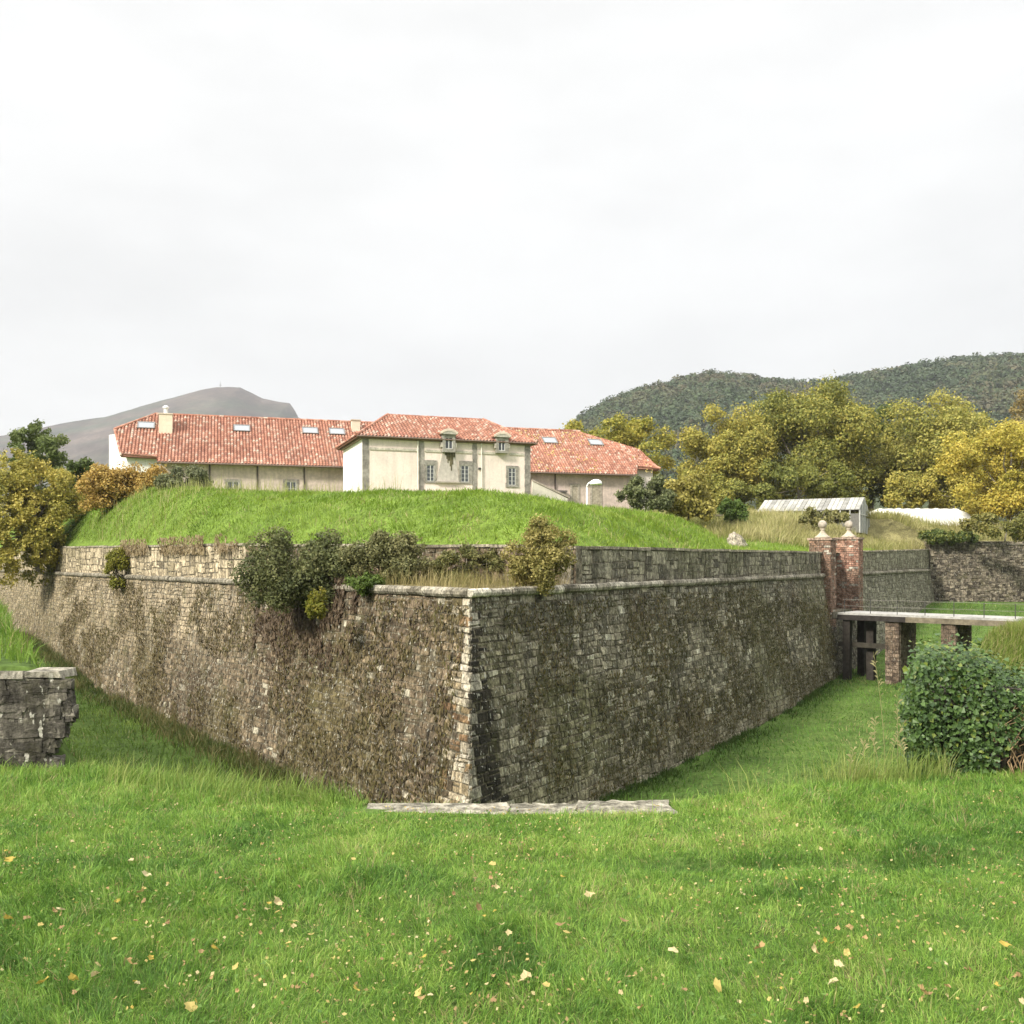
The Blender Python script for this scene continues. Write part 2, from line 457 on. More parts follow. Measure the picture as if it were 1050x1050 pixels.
def col_left(u, z):
    r = random.random()
    c = lerp((.085, .064, .041), (.26, .20, .13), r**1.4)
    if r > .95: c = np.array((.40, .36, .27))
    m = n1(u, z*1.4, 4, 71); c = lerp(c, (.10, .085, .035), .7*float(sst(.42, .66, m)))
    d = n1(u*.6, z, 3.2, 73); c = lerp(c, (.08, .06, .04), .6*float(sst(.5, .7, d)))
    up = float(sst(12, 22, u))*float(sst(-2.6, -.2, z+1.2*n1(u, z, 3, 75)))
    c = lerp(c, lerp((.26, .21, .14), (.46, .38, .255), random.random()), .8*up)
    fr = float(sst(36, 22, u)); bt = float(sst(24, 36, u)); c = lerp(c, lerp((.20, .155, .09), (.34, .28, .185), random.random()), .6*bt*float(sst(-5.5, -2.5, z)+.3))
    us = u+1.48*BAT*(ZC-z)
    if us < random.uniform(.5, 1.5)*(.65+.1*(-z)): 
        c = lerp((.24, .18, .10), (.46, .40, .30), random.random()) if random.random() < .75 else lerp((.15, .09, .05), (.25, .17, .09), random.random())
    if us < .4 and random.random() < .6: c = lerp((.32, .28, .2), (.54, .48, .38), random.random())
    return c
def col_par_l(u, z):
    c = lerp((.34, .28, .185), (.56, .47, .32), random.random())
    if random.random() < .15: c = c*.55
    return lerp(c, (.20, .17, .10), .7*float(sst(.5, .7, n1(u, z, 2.5, 81))))
def col_par_r(u, z):
    c = lerp((.11, .10, .075), (.36, .33, .24), random.random())
    return lerp(c, (.10, .10, .05), .5*float(sst(.5, .7, n1(u, z, 2.5, 83))))
con = lambda v: (lambda u: v+0*np.asarray(u, float))

bw = thing('bastion_wall', 'tall battered stone wall of the bastion meeting in a sharp corner above the moat', 'fortress wall', (*C0, FLOOR))
zb = con(FLOOR-.6); zt = con(ZC-.02)
for (A, d, n, u1, cf) in ((C0, dR, nR, S_GATE, col_right), (C0, dL, nL, S_LEND, col_left)):
    p = join(masonry(A, d, n, 0, u1, zb, zt, (.17, .33), (.2, .58), cf, BAT, ZC, 1.48),
             backing(A, d, n, 0, u1, zb, zt, (.15, .13, .09), BAT, ZC, 1.48))
    mesh_np('scarp_face', p[0], p[1], M['stone'], bw, p[2])
# cordon: half-round moulding of separate stones
def cordon(A, d, n, u0, u1, parent, pale, start_ext=0):
    mb = MB(); u = u0-start_ext
    while u < u1:
        l = min(random.uniform(.8, 1.5), u1-u); 
        if u1-u-l < .3: l = u1-u
        r = random.uniform(.115, .145); o = random.uniform(-.02, .02); dz = random.uniform(-.015, .015)
        xs_ = np.array([.01, .03, l-.03, l-.01]); rr = np.array([r*.8, r, r, r*.8])
        pts = []
        for a in xs_:
            xy = A+d*(u+a)+n*(.03+o); pts.append((xy[0], xy[1], ZC+.1+dz))
        c = lerp((.17, .15, .11), (.60, .55, .44), random.random()*(1.0 if u < pale else .45)*(.55 if pale == 4 and u > 4 else 1))
        mb.tube(pts, rr, 9, c); u += l
    mb.build('cordon', M['pale_stone'], parent, False)
cordon(C0, dR, nR, 0, S_GATE, bw, 13, .1)
cordon(C0, dL, nL, 0, S_LEND, bw, 4, .02)
# parapet: vertical, set back
def parapet(A, d, n, u0, u1, ztf, colf, parent, back=.12, zb0=ZC+.12, seglen=None):
    A2 = A-n*back
    z0 = con(zb0)
    p = join(masonry(A2, d, n, u0, u1, z0, lambda u: ztf(u)-.10, (.3, .62), (.28, .6), colf, 0, 0, 0, .03),
             backing(A2, d, n, u0, u1, z0, lambda u: ztf(u)-.10, (.16, .14, .10), 0, 0, 0, -.012, 30, .4))
    mesh_np('parapet', p[0], p[1], M['pale_stone'], parent, p[2])
    mb = MB(); u = u0
    while u < u1:
        l = min(random.uniform(.9, 1.6), u1-u); zz = float(ztf(u))+random.uniform(-.02, .02); o = random.uniform(.04, .08)
        q = []
        for zz2 in (zz-.10, zz):
            for (a, off) in ((u+.005, o), (u+l-.005, o), (u+l-.005, -.5), (u+.005, -.5)):
                xy = A2+d*a+n*off; q.append((xy[0], xy[1], zz2))
        mb.hexa(np.array(q), lerp((.22, .19, .14), (.40, .36, .27), random.random())); u += l
    mb.build('coping', M['pale_stone'], parent)
parapet(C0, dR, nR, S_R0, S_GATE, ztopR, col_par_r, bw)
parapet(C0, dL, nL, S_L0, S_LEND, ztopL, col_par_l, bw)
ztc = lambda u: 2.3*(1-np.asarray(u)/cut_len)+2.1*np.asarray(u)/cut_len
parapet(PL, cut_d, cut_n, 0, cut_len, ztc, lambda u, z: lerp((.10, .075, .05), (.22, .165, .115), random.random()), bw, back=.1, zb0=.7)

cw = thing('curtain_wall', 'weathered stone curtain wall continuing beyond the brick gate piers', 'fortress wall', (*wallR(S_GATE+3), -5))
S_C0 = S_GATE+6.4
p = join(masonry(C0, dR, nR, S_C0, S_REND, lambda u: -6+0*u, zt, (.28, .5), (.3, .8), lambda u, z: lerp((.15, .14, .10), (.31, .29, .215), random.random()), BAT, ZC, 0),
         backing(C0, dR, nR, S_C0, S_REND, lambda u: -6+0*u, zt, (.12, .11, .08), BAT, ZC))
mesh_np('scarp_face', p[0], p[1], M['stone'], cw, p[2])
cordon(C0, dR, nR, S_C0, S_REND, cw, 0)
parapet(C0, dR, nR, S_C0, S_REND, ztopR, lambda u, z: lerp((.18, .165, .115), (.32, .30, .22), random.random()), cw)
# wall behind the gate piers down to the moat, below the passage
p = join(masonry(C0, dR, nR, S_GATE, S_C0, lambda u: -6.2+0*u, lambda u: -1.75+0*u, (.2, .34), (.25, .6), lambda u, z: lerp((.05, .045, .035), (.16, .14, .10), random.random()), BAT, ZC),
         backing(C0, dR, nR, S_GATE, S_C0, lambda u: -6.2+0*u, lambda u: -1.75+0*u, (.07, .06, .045), BAT, ZC))
mesh_np('gate_footing', p[0], p[1], M['stone'], cw, p[2])  # darker stones: shade of the void under the bridge put into the colour
mb = MB()
def frR(a, b, z): xy = C0+dR*a-nR*b; return np.array([xy[0], xy[1], z])
mb.box(frR, S_GATE+.2, S_C0-.2, -.5, 6, -1.9, -1.52, (.16, .14, .10))
mb.box(frR, S_GATE+.1, S_GATE+.6, .1, 6, -1.5, 2.1, (.15, .12, .09))
mb.box(frR, S_C0-.6, S_C0-.1, .1, 6, -1.5, 2.1, (.15, .12, .09))
mb.build('gate_passage', M['stone'], cw)

fw = thing('flank_wall', 'dark stone wall of the next bastion across the far end of the moat', 'fortress wall', (XY(956, 92.5), 92.5, -3))
fA = np.array([XY(953, 92.5), 92.5]); fd = np.array([1., 0.]); fd /= np.linalg.norm(fd); fn = np.array([fd[1], -fd[0]])
zf1 = lambda u: 3.45+0*np.asarray(u, float)
p = join(masonry(fA, fd, fn, 0, 26, lambda u: -4+0*u, zf1, (.2, .36), (.25, .6), lambda u, z: lerp((.06, .05, .04), (.27, .23, .17), random.random()**1.1), .04, 3.4, 0, .1),
         backing(fA, fd, fn, 0, 26, lambda u: -4+0*u, zf1, (.23, .20, .155), .04, 3.4, 0, -.012, 24, 1.2))
mesh_np('scarp_face', p[0], p[1], M['stone'], fw, p[2])
mb = MB(); u = 0
while u < 26:
    q = []
    for zz in (3.1, 3.24):
        for (a, off) in ((u+.01, .12), (u+1.2, .12), (u+1.2, -.6), (u+.01, -.6)):
            xy = fA+fd*a+fn*off; q.append((xy[0], xy[1], zz))
    mb.hexa(np.array(q), lerp((.10, .085, .065), (.2, .18, .14), random.random())); u += 1.22
mb.build('cordon', M['stone'], fw)

# ------------------------------------------------------------------ brick gate piers
def brick_pier(label, s0, s1, b0, b1, zbot, ztop, c0, c1, capw):
    cc = C0+dR*(s0+s1)/2-nR*(b0+b1)/2
    t = thing('gate_pier', label, 'gate pier', (cc[0], cc[1], zbot), 'gate piers')
    mb = MB(); z = zbot; k = 0
    mb.box(frR, s0+.02, s1-.02, b0+.02, b1-.02, zbot, ztop, (.24, .19, .15))
    def face(fr2, L):
        z = zbot; k = 0
        while z < ztop-.03:
            u = -(.15 if k % 2 else 0)
            while u < L:
                a0 = max(u, 0)+.012; a1 = min(u+.3, L)-.012
                if a1-a0 > .04:
                    c = lerp(c0, c1, random.random()) if random.random() > .08 else np.array((.42, .38, .31))
                    if z < zbot+3: c = lerp(c, (.13, .11, .075), .4)
                    mb.box(fr2, a0, a1, -random.uniform(0, .03), .05, z+.01, min(z+.13, ztop)-.01, c)
                u += .3
            z += .14; k += 1
    face(lambda a, b, z: frR(s0+b, b1-a, z), b1-b0)          # reveal towards the viewer
    face(lambda a, b, z: frR(s0+a, b0+b, z), s1-s0)          # front over the moat
    mb.build('shaft', M['brick'], t)
    m2 = MB(); m2.box(frR, s0-.08, s1+.08, b0-.08, b1+.08, ztop, ztop+.13, (.30, .22, .17)); m2.build('cap', M['brick'], t)
    fo = MB(); c3 = (cc[0]+capw[0], cc[1]+capw[1], ztop+.13)
    fo.lathe(c3, [(.46, 0), (.46, .10), (.36, .14), (.25, .24), (.17, .34), (.12, .44), (.11, .5), (.17, .53), (.12, .56), (.15, .6)], 18, (.42, .36, .28))
    f_ = fo.build('finial', M['trim'], t, True)
    sb = MB(); th = np.linspace(-math.pi/2*.93, math.pi/2, 11)
    sb.lathe((c3[0], c3[1], c3[2]+.84), [(max(.265*math.cos(a), .004), .265*math.sin(a)) for a in th], 20, (.38, .33, .27))
    sb.build('ball', M['trim'], f_, True)
    return t
brick_pier('brick gate pier with ball finial, the greyer one joined to the long bastion wall', S_GATE-.05, S_GATE+1.3, -.45, .85, -6.0, 2.85, (.15, .10, .072), (.30, .185, .13), (0, 0))
brick_pier('brick gate pier with ball finial, the redder one beside the curtain wall', S_GATE+5.3, S_GATE+6.6, -.9, .6, -2.0, 3.0, (.26, .135, .095), (.42, .255, .185), (0, 0))

# ------------------------------------------------------------------ footbridge
fbA = np.array([19.3, 57.8]); fbB = np.array([29.2, 48.6]); fbd = (fbB-fbA); FBL = np.linalg.norm(fbd); fbd /= FBL
fbn = np.array([-fbd[1], fbd[0]])
if fbn[1] < 0: fbn = -fbn
ZD = -1.46
def frB(a, b, z): xy = fbA+fbd*a+fbn*b; return np.array([xy[0], xy[1], z])
br = thing('footbridge', 'narrow footbridge on brick piers crossing the moat to the gate', 'bridge', (*fbA, ZD))
mb = MB()
mb.box(frB, .0, FBL+2.5, .0, 2.7, ZD-.12, ZD, (.33, .32, .295))
mb.build('deck', M['conc'], br)
mb = MB()
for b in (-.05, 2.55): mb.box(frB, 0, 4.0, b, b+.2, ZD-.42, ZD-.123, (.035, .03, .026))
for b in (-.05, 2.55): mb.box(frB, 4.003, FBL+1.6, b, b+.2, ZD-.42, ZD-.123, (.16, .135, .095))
for a in (1.0, 2.1): mb.box(frB, a, a+.14, .153, 2.547, ZD-.38, ZD-.126, (.04, .035, .03))
mb.build('beam', M['wood'], br)
mb = MB(); mb.box(frB, -.2, 3.2, 0.5, .7, -3.5, -3.22, (.045, .04, .03)); mb.build('brace', M['wood'], br)
for (a, b) in ((.25, .1), (.25, 2.2), (1.35, .9)):
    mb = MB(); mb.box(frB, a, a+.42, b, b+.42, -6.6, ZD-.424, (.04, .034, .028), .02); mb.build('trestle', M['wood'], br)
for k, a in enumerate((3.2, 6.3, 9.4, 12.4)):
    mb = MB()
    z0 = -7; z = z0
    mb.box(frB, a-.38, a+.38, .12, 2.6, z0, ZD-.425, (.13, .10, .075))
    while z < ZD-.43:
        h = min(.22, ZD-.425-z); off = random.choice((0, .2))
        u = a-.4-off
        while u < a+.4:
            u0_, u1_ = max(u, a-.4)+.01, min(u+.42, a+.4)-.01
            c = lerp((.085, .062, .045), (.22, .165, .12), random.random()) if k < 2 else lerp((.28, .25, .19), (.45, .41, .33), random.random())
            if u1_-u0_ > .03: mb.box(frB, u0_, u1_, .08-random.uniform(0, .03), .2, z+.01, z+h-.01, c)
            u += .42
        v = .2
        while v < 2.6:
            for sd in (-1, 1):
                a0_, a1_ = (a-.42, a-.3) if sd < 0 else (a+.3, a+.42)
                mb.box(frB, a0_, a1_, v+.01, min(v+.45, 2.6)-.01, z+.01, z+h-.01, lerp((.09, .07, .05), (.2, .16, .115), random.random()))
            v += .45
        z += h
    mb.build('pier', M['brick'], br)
for b in (.06,):
    rl = MB()
    for zz in (.78, .4): rl.tube([frB(a, b, ZD+zz+.01*math.sin(a*2)) for a in np.linspace(.3, FBL+1.5, 30)], .009, 5, (.22, .2, .17))
    ro = rl.build('railing', M['metal'], br)
    for a in np.arange(.4, FBL+1.5, 1.55):
        pm = MB(); pm.tube([frB(a, b, ZD+.001), frB(a, b, ZD+.80)], .022, 6, (.05, .048, .043)); pm.build('post', M['metal'], ro)

# ------------------------------------------------------------------ counterscarp stubs near the camera
rw = thing('ruined_wall', 'broken stub of dark stone retaining wall with grey mortar cap', 'stone wall', (-5.2, 9.8, -1))
def rag(z, us, ue):
    e = np.interp(z, [-.9, -.45, -.25, .0, .3, .55], [-4.78, -4.64, -4.5, -4.36, -4.42, -4.47])
    return us, e+random.uniform(-.025, .025)
A0 = np.array([0., 9.75]); ex = np.array([1., 0.]); ey = np.array([0., -1.])
def col_stub(u, z): 
    c = lerp((.055, .05, .042), (.15, .135, .108), random.random()**1.1)
    return lerp(c, (.22, .20, .16), .8) if random.random() < .1 else c
p1 = masonry(A0, ex, ey, -9, -4.3, con(-1.3), con(.42), (.10, .22), (.13, .42), col_stub, 0, 0, 0, .016, rag, .011, (.5, 1.1), .02)
b1 = backing(A0, ex, ey, -9, -4.68, con(-1.4), con(.42), (.21, .195, .155), 0, 0, 0, .006, 12, .4)
# broken end: rough stones seen from the side
p2 = masonry(np.array([-4.62, 9.75]), unit(np.array([-.42, 1.])), unit(np.array([1., .42])), 0, .75, con(-1.3), con(.42), (.1, .22), (.15, .35), col_stub, 0, 0, 0, .12, None, .03)
mesh_np('masonry', *[join(p1, b1, p2)[i] for i in (0, 1)], M['stone'], rw, join(p1, b1, p2)[2])
mb = MB(); u = -9.
while u < -4.6:
    l = min(random.uniform(.5, .9), -4.52-u)
    mb.box(lambda a, b, z: np.array([a, b, z]), u, u+l-.004, 9.737, 10.1, .424, .48+random.uniform(-.01, .02), lerp((.24, .22, .175), (.33, .30, .24), random.random()), .012); u += l
mb.build('coping', M['pale_stone'], rw)
iw = thing('ruined_wall', 'stub of retaining wall buried under the ivy', 'stone wall', (5, 9.7, -1))
p1 = masonry(np.array([0, 9.62]), ex, ey, 4.25, 9, con(-1.3), con(.28), (.12, .25), (.2, .45), col_stub, 0, 0, 0, .05)
b1 = backing(np.array([0, 9.62]), ex, ey, 4.25, 9, con(-1.4), con(.28), (.14, .12, .09), 0, 0, 0, -.012, 12, .6)
p2 = masonry(np.array([4.25, 9.62]), unit(np.array([.42, 1.])), unit(np.array([-1., .42])), 0, .6, con(-1.3), con(.28), (.12, .25), (.2, .35), col_stub, 0, 0, 0, .05)
j = join(p1, b1, p2); mesh_np('masonry', j[0], j[1], M['stone'], iw, j[2])
mb = MB(); u = 4.3
while u < 9:
    mb.box(lambda a, b, z: np.array([a, b, z]), u, u+.69, 9.60, 10.1, .285, .34, lerp((.22, .2, .16), (.3, .27, .21), random.random()), .01); u += .7
mb.build('coping', M['pale_stone'], iw)
# coping slabs along the lawn's edge
def slab(x0, x1, y0, y1, z0, z1, name, label, seed):
    r = np.random.default_rng(seed); n = 14
    c = np.array([(x0+x1)/2, (y0+y1)/2]); top = []
    us = np.linspace(0, 1, n)
    edge = [(x0+(x1-x0)*t, y0) for t in us]+[(x1, y0+(y1-y0)*t) for t in (.3, .7)]+[(x1-(x1-x0)*t, y1) for t in us]+[(x0, y1-(y1-y0)*t) for t in (.3, .7)]
    edge = np.array(edge)+r.normal(0, .012, (len(edge), 2))
    m = len(edge); V = []
    zt_ = z1+r.normal(0, .004, m)
    for k in range(m): V.append((*edge[k], z0))
    for k in range(m): V.append((*edge[k], zt_[k]-.025))
    for k in range(m): V.append((*(edge[k]+(c-edge[k])*np.array([.02, .12])), zt_[k]))
    V.append((*c, z1+.008))
    mb = MB(); fs = [(i, (i+1) % m, m+(i+1) % m, m+i) for i in range(m)]+[(m+i, m+(i+1) % m, 2*m+(i+1) % m, 2*m+i) for i in range(m)]+[(2*m+i, 2*m+(i+1) % m, 3*m) for i in range(m)]
    mb.add(V, fs, lerp((.27, .25, .19), (.34, .31, .24), r.random()))
    o = mb.build(name, M['pale_stone'], None, loc=(c[0], c[1], z0)); tag(o, label, 'slab', 'coping slabs at the lawn edge')
zs = -.385
slab(-1.17, -.03, 7.62, 7.98, zs-.12, zs+.008, 'coping_slab', 'flat pale stone slab set in the lawn edge below the wall corner, grass over one end', 1)
slab(-.02, .52, 7.62, 7.98, zs-.12, zs+.004, 'coping_slab', 'short middle stone slab in the row at the lawn edge', 2)
slab(.53, 1.28, 7.60, 8.0, zs-.12, zs+.024, 'coping_slab', 'raised rounded stone slab at the end of the row nearest the ivy', 3)
slab(-2.32, -2.16, 8.30, 8.45, -.5, -.395, 'coping_slab', 'small lone pale stone showing through grass, apart from the slab row', 4)

# ------------------------------------------------------------------ buildings
class Frame:
    def __init__(s, o, slope):
        s.o = np.array(o, float); s.d = np.array([1, slope])/math.hypot(1, slope); s.w = np.array([-s.d[1], s.d[0]])
    def __call__(s, a, b, z):
        q = s.o+s.d*a+s.w*b; return np.array([q[0], q[1], z])
    def a(s, px, b=0.):
        k = (px-CX)/F; o = s.o+s.w*b
        return (k*o[1]-o[0])/(s.d[0]-k*s.d[1])
    def z(s, px, py, b=0.):
        q = s(s.a(px, b), b, 0); return EYE+(HY-py)/F*q[1]
TILE_PAL = [(.37, .175, .115), (.33, .15, .10), (.42, .215, .15), (.29, .13, .09), (.44, .27, .20), (.47, .34, .26)]
TILE_W = [.28, .22, .2, .1, .13, .07]
def tiles(O, eu, ev, en, poly, parent, pal=TILE_PAL, wts=TILE_W, w=.29, rl=.38, name='roof', thick=.12, spots=None):
    """canal tiles over a convex polygon given as (u,v) in plane O + u eu + v ev"""
    poly = np.array(poly, float); V = []; Cc = []; Fq = []; n = 0
    v0, v1 = poly[:, 1].min(), poly[:, 1].max()
    def span(v):
        xs_ = []
        for i in range(len(poly)):
            p, q = poly[i], poly[(i+1) % len(poly)]
            if (p[1]-v)*(q[1]-v) <= 0 and abs(p[1]-q[1]) > 1e-6:
                xs_.append(p[0]+(q[0]-p[0])*(v-p[1])/(q[1]-p[1]))
        return (min(xs_), max(xs_)) if len(xs_) > 1 else None
    v = v0
    while v < v1-.02:
        vb = min(v+rl, v1-.001); s0, s1 = span(v+.002), span(vb)
        if s0 is None or s1 is None: v = vb; continue
        lo, hi = min(s0[0], s1[0]), max(s0[1], s1[1])
        u = math.floor(lo/w)*w
        while u < hi:
            c = np.array(random.choices(pal, wts)[0])*random.uniform(.88, 1.1)
            if spots and random.random() < spots: c = np.array((.52, .38, .09))
            cell = []
            for vv, lift, sp in ((v, .05, s0), (vb, .02, s1)):
                for k in range(4):
                    uu = np.clip(u+w*k/3, sp[0], sp[1]); hgt = .075 if k in (1, 2) else -.045
                    cell.append(O+eu*uu+ev*vv+en*(lift+hgt))
            V += cell; Cc += [c*.7, c, c, c*.7]*2  # valley edges darkened: shade between the tile ribs put into the colour
            Fq += [(n+k, n+k+1, n+k+5, n+k+4) for k in range(3)]; n += 8
            u += w
        v = vb
    bp = [O+eu*p[0]+ev*p[1]-en*.03 for p in poly]; bq = [b-en*thick for b in bp]; m = len(bp)
    mb = MB(); mb.add(np.array(V), [tuple(f) for f in Fq], np.array(Cc))
    mb.add(np.array(bp+bq), [tuple(range(m)), tuple(range(2*m-1, m-1, -1))]+[(i, i+m, (i+1) % m+m, (i+1) % m) for i in range(m)], (.20, .10, .065))
    return mb
def plane_from(p0, p1, p2):
    """eave p0->p1, p2 on the plane above"""
    eu = (p1-p0)/np.linalg.norm(p1-p0); t = p2-p0; ev = t-eu*np.dot(t, eu); ev /= np.linalg.norm(ev)
    en = np.cross(eu, ev)
    if en[2] < 0: en = -en
    return p0, eu, ev, en
def uv(pl, p): q = p-pl[0]; return (float(np.dot(q, pl[1])), float(np.dot(q, pl[2])))
def ridge_caps(mb, p, q, r=.13):
    L = np.linalg.norm(q-p); k = max(2, int(L/.42)); 
    for i in range(k):
        a = p+(q-p)*i/k; b = p+(q-p)*((i+1)/k+.01)
        mb.tube([a, b], [r*1.08, r*.92], 7, np.array(random.choices(TILE_PAL, TILE_W)[0]))
def raypt(pl, px, py):
    o = np.array([0, 0, EYE]); d = np.array([(px-CX)/F, 1, (HY-py)/F])
    t = np.dot(pl[0]-o, pl[3])/np.dot(d, pl[3]); return o+d*t

def window_unit(fr, a0, a1, z0, z1, b, parent, sur=None, bars=1, sash=(.6, .59, .55), nm='window', rows=3):
    """stone surround proud of the wall, pane set behind the sash bars"""
    s = MB(); cs = (.23, .21, .18)
    if sur:
        A0_, A1_, Z0_, Z1_ = sur
        for (x0, x1, y0, y1) in ((A0_, a0, Z0_, Z1_), (a1, A1_, Z0_, Z1_), (a0, a1, z1, Z1_), (a0, a1, Z0_, z0)):
            # the surround as separate dressed blocks
            if x1-x0 > y1-y0: s.box(fr, x0, x1, b-.06, b+.05, y0, y1, lerp(cs, (.31, .29, .25), random.random()))
            else:
                k = max(1, int((y1-y0)/.35)); 
                for i in range(k): s.box(fr, x0+(random.uniform(-.05, .03) if x0 == A0_ else 0), x1+(random.uniform(-.03, .05) if x1 == A1_ else 0), b-.05-random.uniform(0, .012), b+.05, y0+(y1-y0)*i/k, y0+(y1-y0)*(i+1)/k-.012, lerp(cs, (.31, .29, .25), random.random()))
    else:
        s.box(fr, a0-.08, a1+.08, b-.05, b+.05, z1, z1+.1, cs); s.box(fr, a0-.1, a1+.1, b-.06, b+.05, z0-.1, z0, cs)
    wo = s.build(nm, M['trim'], parent)
    f = MB(); t = .04
    f.box(fr, a0, a0+t, b-.03, b+.04, z0, z1, sash); f.box(fr, a1-t, a1, b-.03, b+.04, z0, z1, sash)
    f.box(fr, a0+t, a1-t, b-.03, b+.04, z1-t, z1, sash); f.box(fr, a0+t, a1-t, b-.03, b+.04, z0, z0+t, sash)
    mid = (a0+a1)/2
    f.box(fr, mid-.03, mid+.03, b-.035, b+.03, z0+t, z1-t, sash)
    for i in range(1, rows): 
        zz = z0+(z1-z0)*i/rows; f.box(fr, a0+t, mid-.03, b-.025, b+.02, zz-.012, zz+.012, sash); f.box(fr, mid+.03, a1-t, b-.025, b+.02, zz-.012, zz+.012, sash)
    f.build('sash', M['paint'], wo)
    g = MB(); g.box(fr, a0+t, a1-t, b-.012, b+.012, z0+t, z1-t, (1, 1, 1)); g.build('pane', M['pane'], wo)
    return wo

# ---- pavilion
fp = Frame((XY(372, 80), 80), .36)
ZG = 4.6
W_ = fp.a(543.5); DEP = 9.1; ZE = 11.82
pv = thing('pavilion', 'cream two-storey pavilion with hipped red tile roof and two stone dormers', 'building', (*fp(W_/2, DEP/2, 0)[:2], ZG))
CR = (.77, .655, .58); ST = (.33, .305, .25)
mb = MB(); mb.box(fp, .02, W_-.02, .02, DEP, ZG, ZE-.02, CR); mb.build('wall', M['render'], pv)
# quoins and pilasters
def quoin(a0, a1, z0, z1, b=-.018, side=False):
    q = MB(); z = z0; k = 0
    while z < z1-.02:
        h = min(.38, z1-z); e = .025*(k % 2)
        q.box(fp, a0-(0 if side else e), a1+e, b, .1, z, z+h, lerp((.21, .19, .165), (.30, .275, .24), random.random()))
        z += h; k += 1
    q.build('quoin', M['trim'], pv)
quoin(-.03, fp.a(378), ZG, ZE-.05, side=True); quoin(fp.a(429.8), fp.a(434.6), ZG, ZE-.05)
quoin(fp.a(484.6), fp.a(489), ZG, ZE-.05); quoin(fp.a(538.2), W_+.02, ZG, ZE-.05)
zs_ = fp.z(400, 460.6)
for (p0, p1) in ((378.5, 429), (435.5, 452), (467.5, 484), (490, 508), (522.5, 537.5)):
    mb = MB(); mb.box(fp, fp.a(p0), fp.a(p1), -.045, .05, zs_-.1, zs_+.1, (.50, .46, .38)); mb.build('string_course', M['trim'], pv)
mb = MB(); mb.box(fp, fp.a(427), fp.a(490.5), -.5, .0, ZG, fp.z(460, 504.2), (.40, .35, .27)); mb.build('plinth', M['trim'], pv)
def pw(o0, o1, oy0, oy1, s0, s1, sy0, sy1, rows=4):
    m_ = (o0+o1)/2
    return window_unit(fp, fp.a(o0), fp.a(o1), fp.z(m_, oy1), fp.z(m_, oy0), 0., pv, (fp.a(s0), fp.a(s1), fp.z(m_, sy1), fp.z(m_, sy0)), rows=rows)
pw(437.5, 445, 476.8, 493.4, 435.2, 447.2, 471.8, 495.2); pw(472.7, 480.4, 477.5, 494.4, 470.8, 484.2, 472.6, 496)
pw(521.3, 528.4, 480, 497.6, 519, 531.4, 477.5, 499.6)
# pale stone panel between the windows, ledge and weathered bracket under the dormer
mb = MB(); pts = [fp(fp.a(453.5), -.06, fp.z(459, 463.6)), fp(fp.a(466.5), -.06, fp.z(459, 463.8)), fp(fp.a(470.5), -.06, fp.z(459, 493.8)), fp(fp.a(447.6), -.06, fp.z(459, 493.8))]
mb.prism(pts, fp(0, .08, 0)-fp(0, 0, 0), (.50, .45, .40)); mb.box(fp, fp.a(446.5), fp.a(471.5), -.2, 0, fp.z(459, 495.4), fp.z(459, 494), (.34, .30, .24))
mb.build('wall_panel', M['dirty_render'], pv)
mb = MB(); zt_ = fp.z(461, 462.6)
for i in range(9):
    a = fp.a(456.3)+(fp.a(466.6)-fp.a(456.3))*i/9; l = random.uniform(1.0, 1.9)*(1-abs(i-4.3)/5.5)
    mb.box(fp, a, a+.1, -.075-random.uniform(0, .015), -.02, zt_-l, zt_, lerp((.07, .06, .035), (.17, .145, .085), random.random()))
mb.build('bracket', M['wood'], pv)
for px in (428.2, 493.4):
    mb = MB(); a = fp.a(px); mb.tube([fp(a, -.09, ZG), fp(a, -.09, ZE-.1)], .05, 7, (.72, .69, .6)); mb.build('downpipe', M['paint'], pv)
mb = MB(); a = fp.a(491.6); mb.box(fp, a-.1, a+.1, -.14, .0, fp.z(491, 481.5), fp.z(491, 479.6), (.03, .03, .03)); mb.build('wall_lamp', M['metal'], pv)
mb = MB(); mb.box(fp, -.004, .3, .25, DEP-.01, ZG, ZE-.21, (.84, .82, .77)); mb.build('side_wall', M['render'], pv)  # whiter than the front: sunlight on this side put into the colour
# side window and low block at the side wall
frs = lambda a, b, z: fp(b, a, z)
sw = MB(); zz0, zz1 = ZG+2.1, ZG+3.2
sw.box(frs, 1.6, 2.25, -.03, .05, zz0, zz1, (.30, .29, .27)); so = sw.build('side_window', M['trim'], pv)
mb = MB(); mb.box(frs, 0.1, 5.5, -1.3, .0, ZG, ZG+1.35, (.55, .50, .40)); mb.build('lean_to', M['render'], pv)
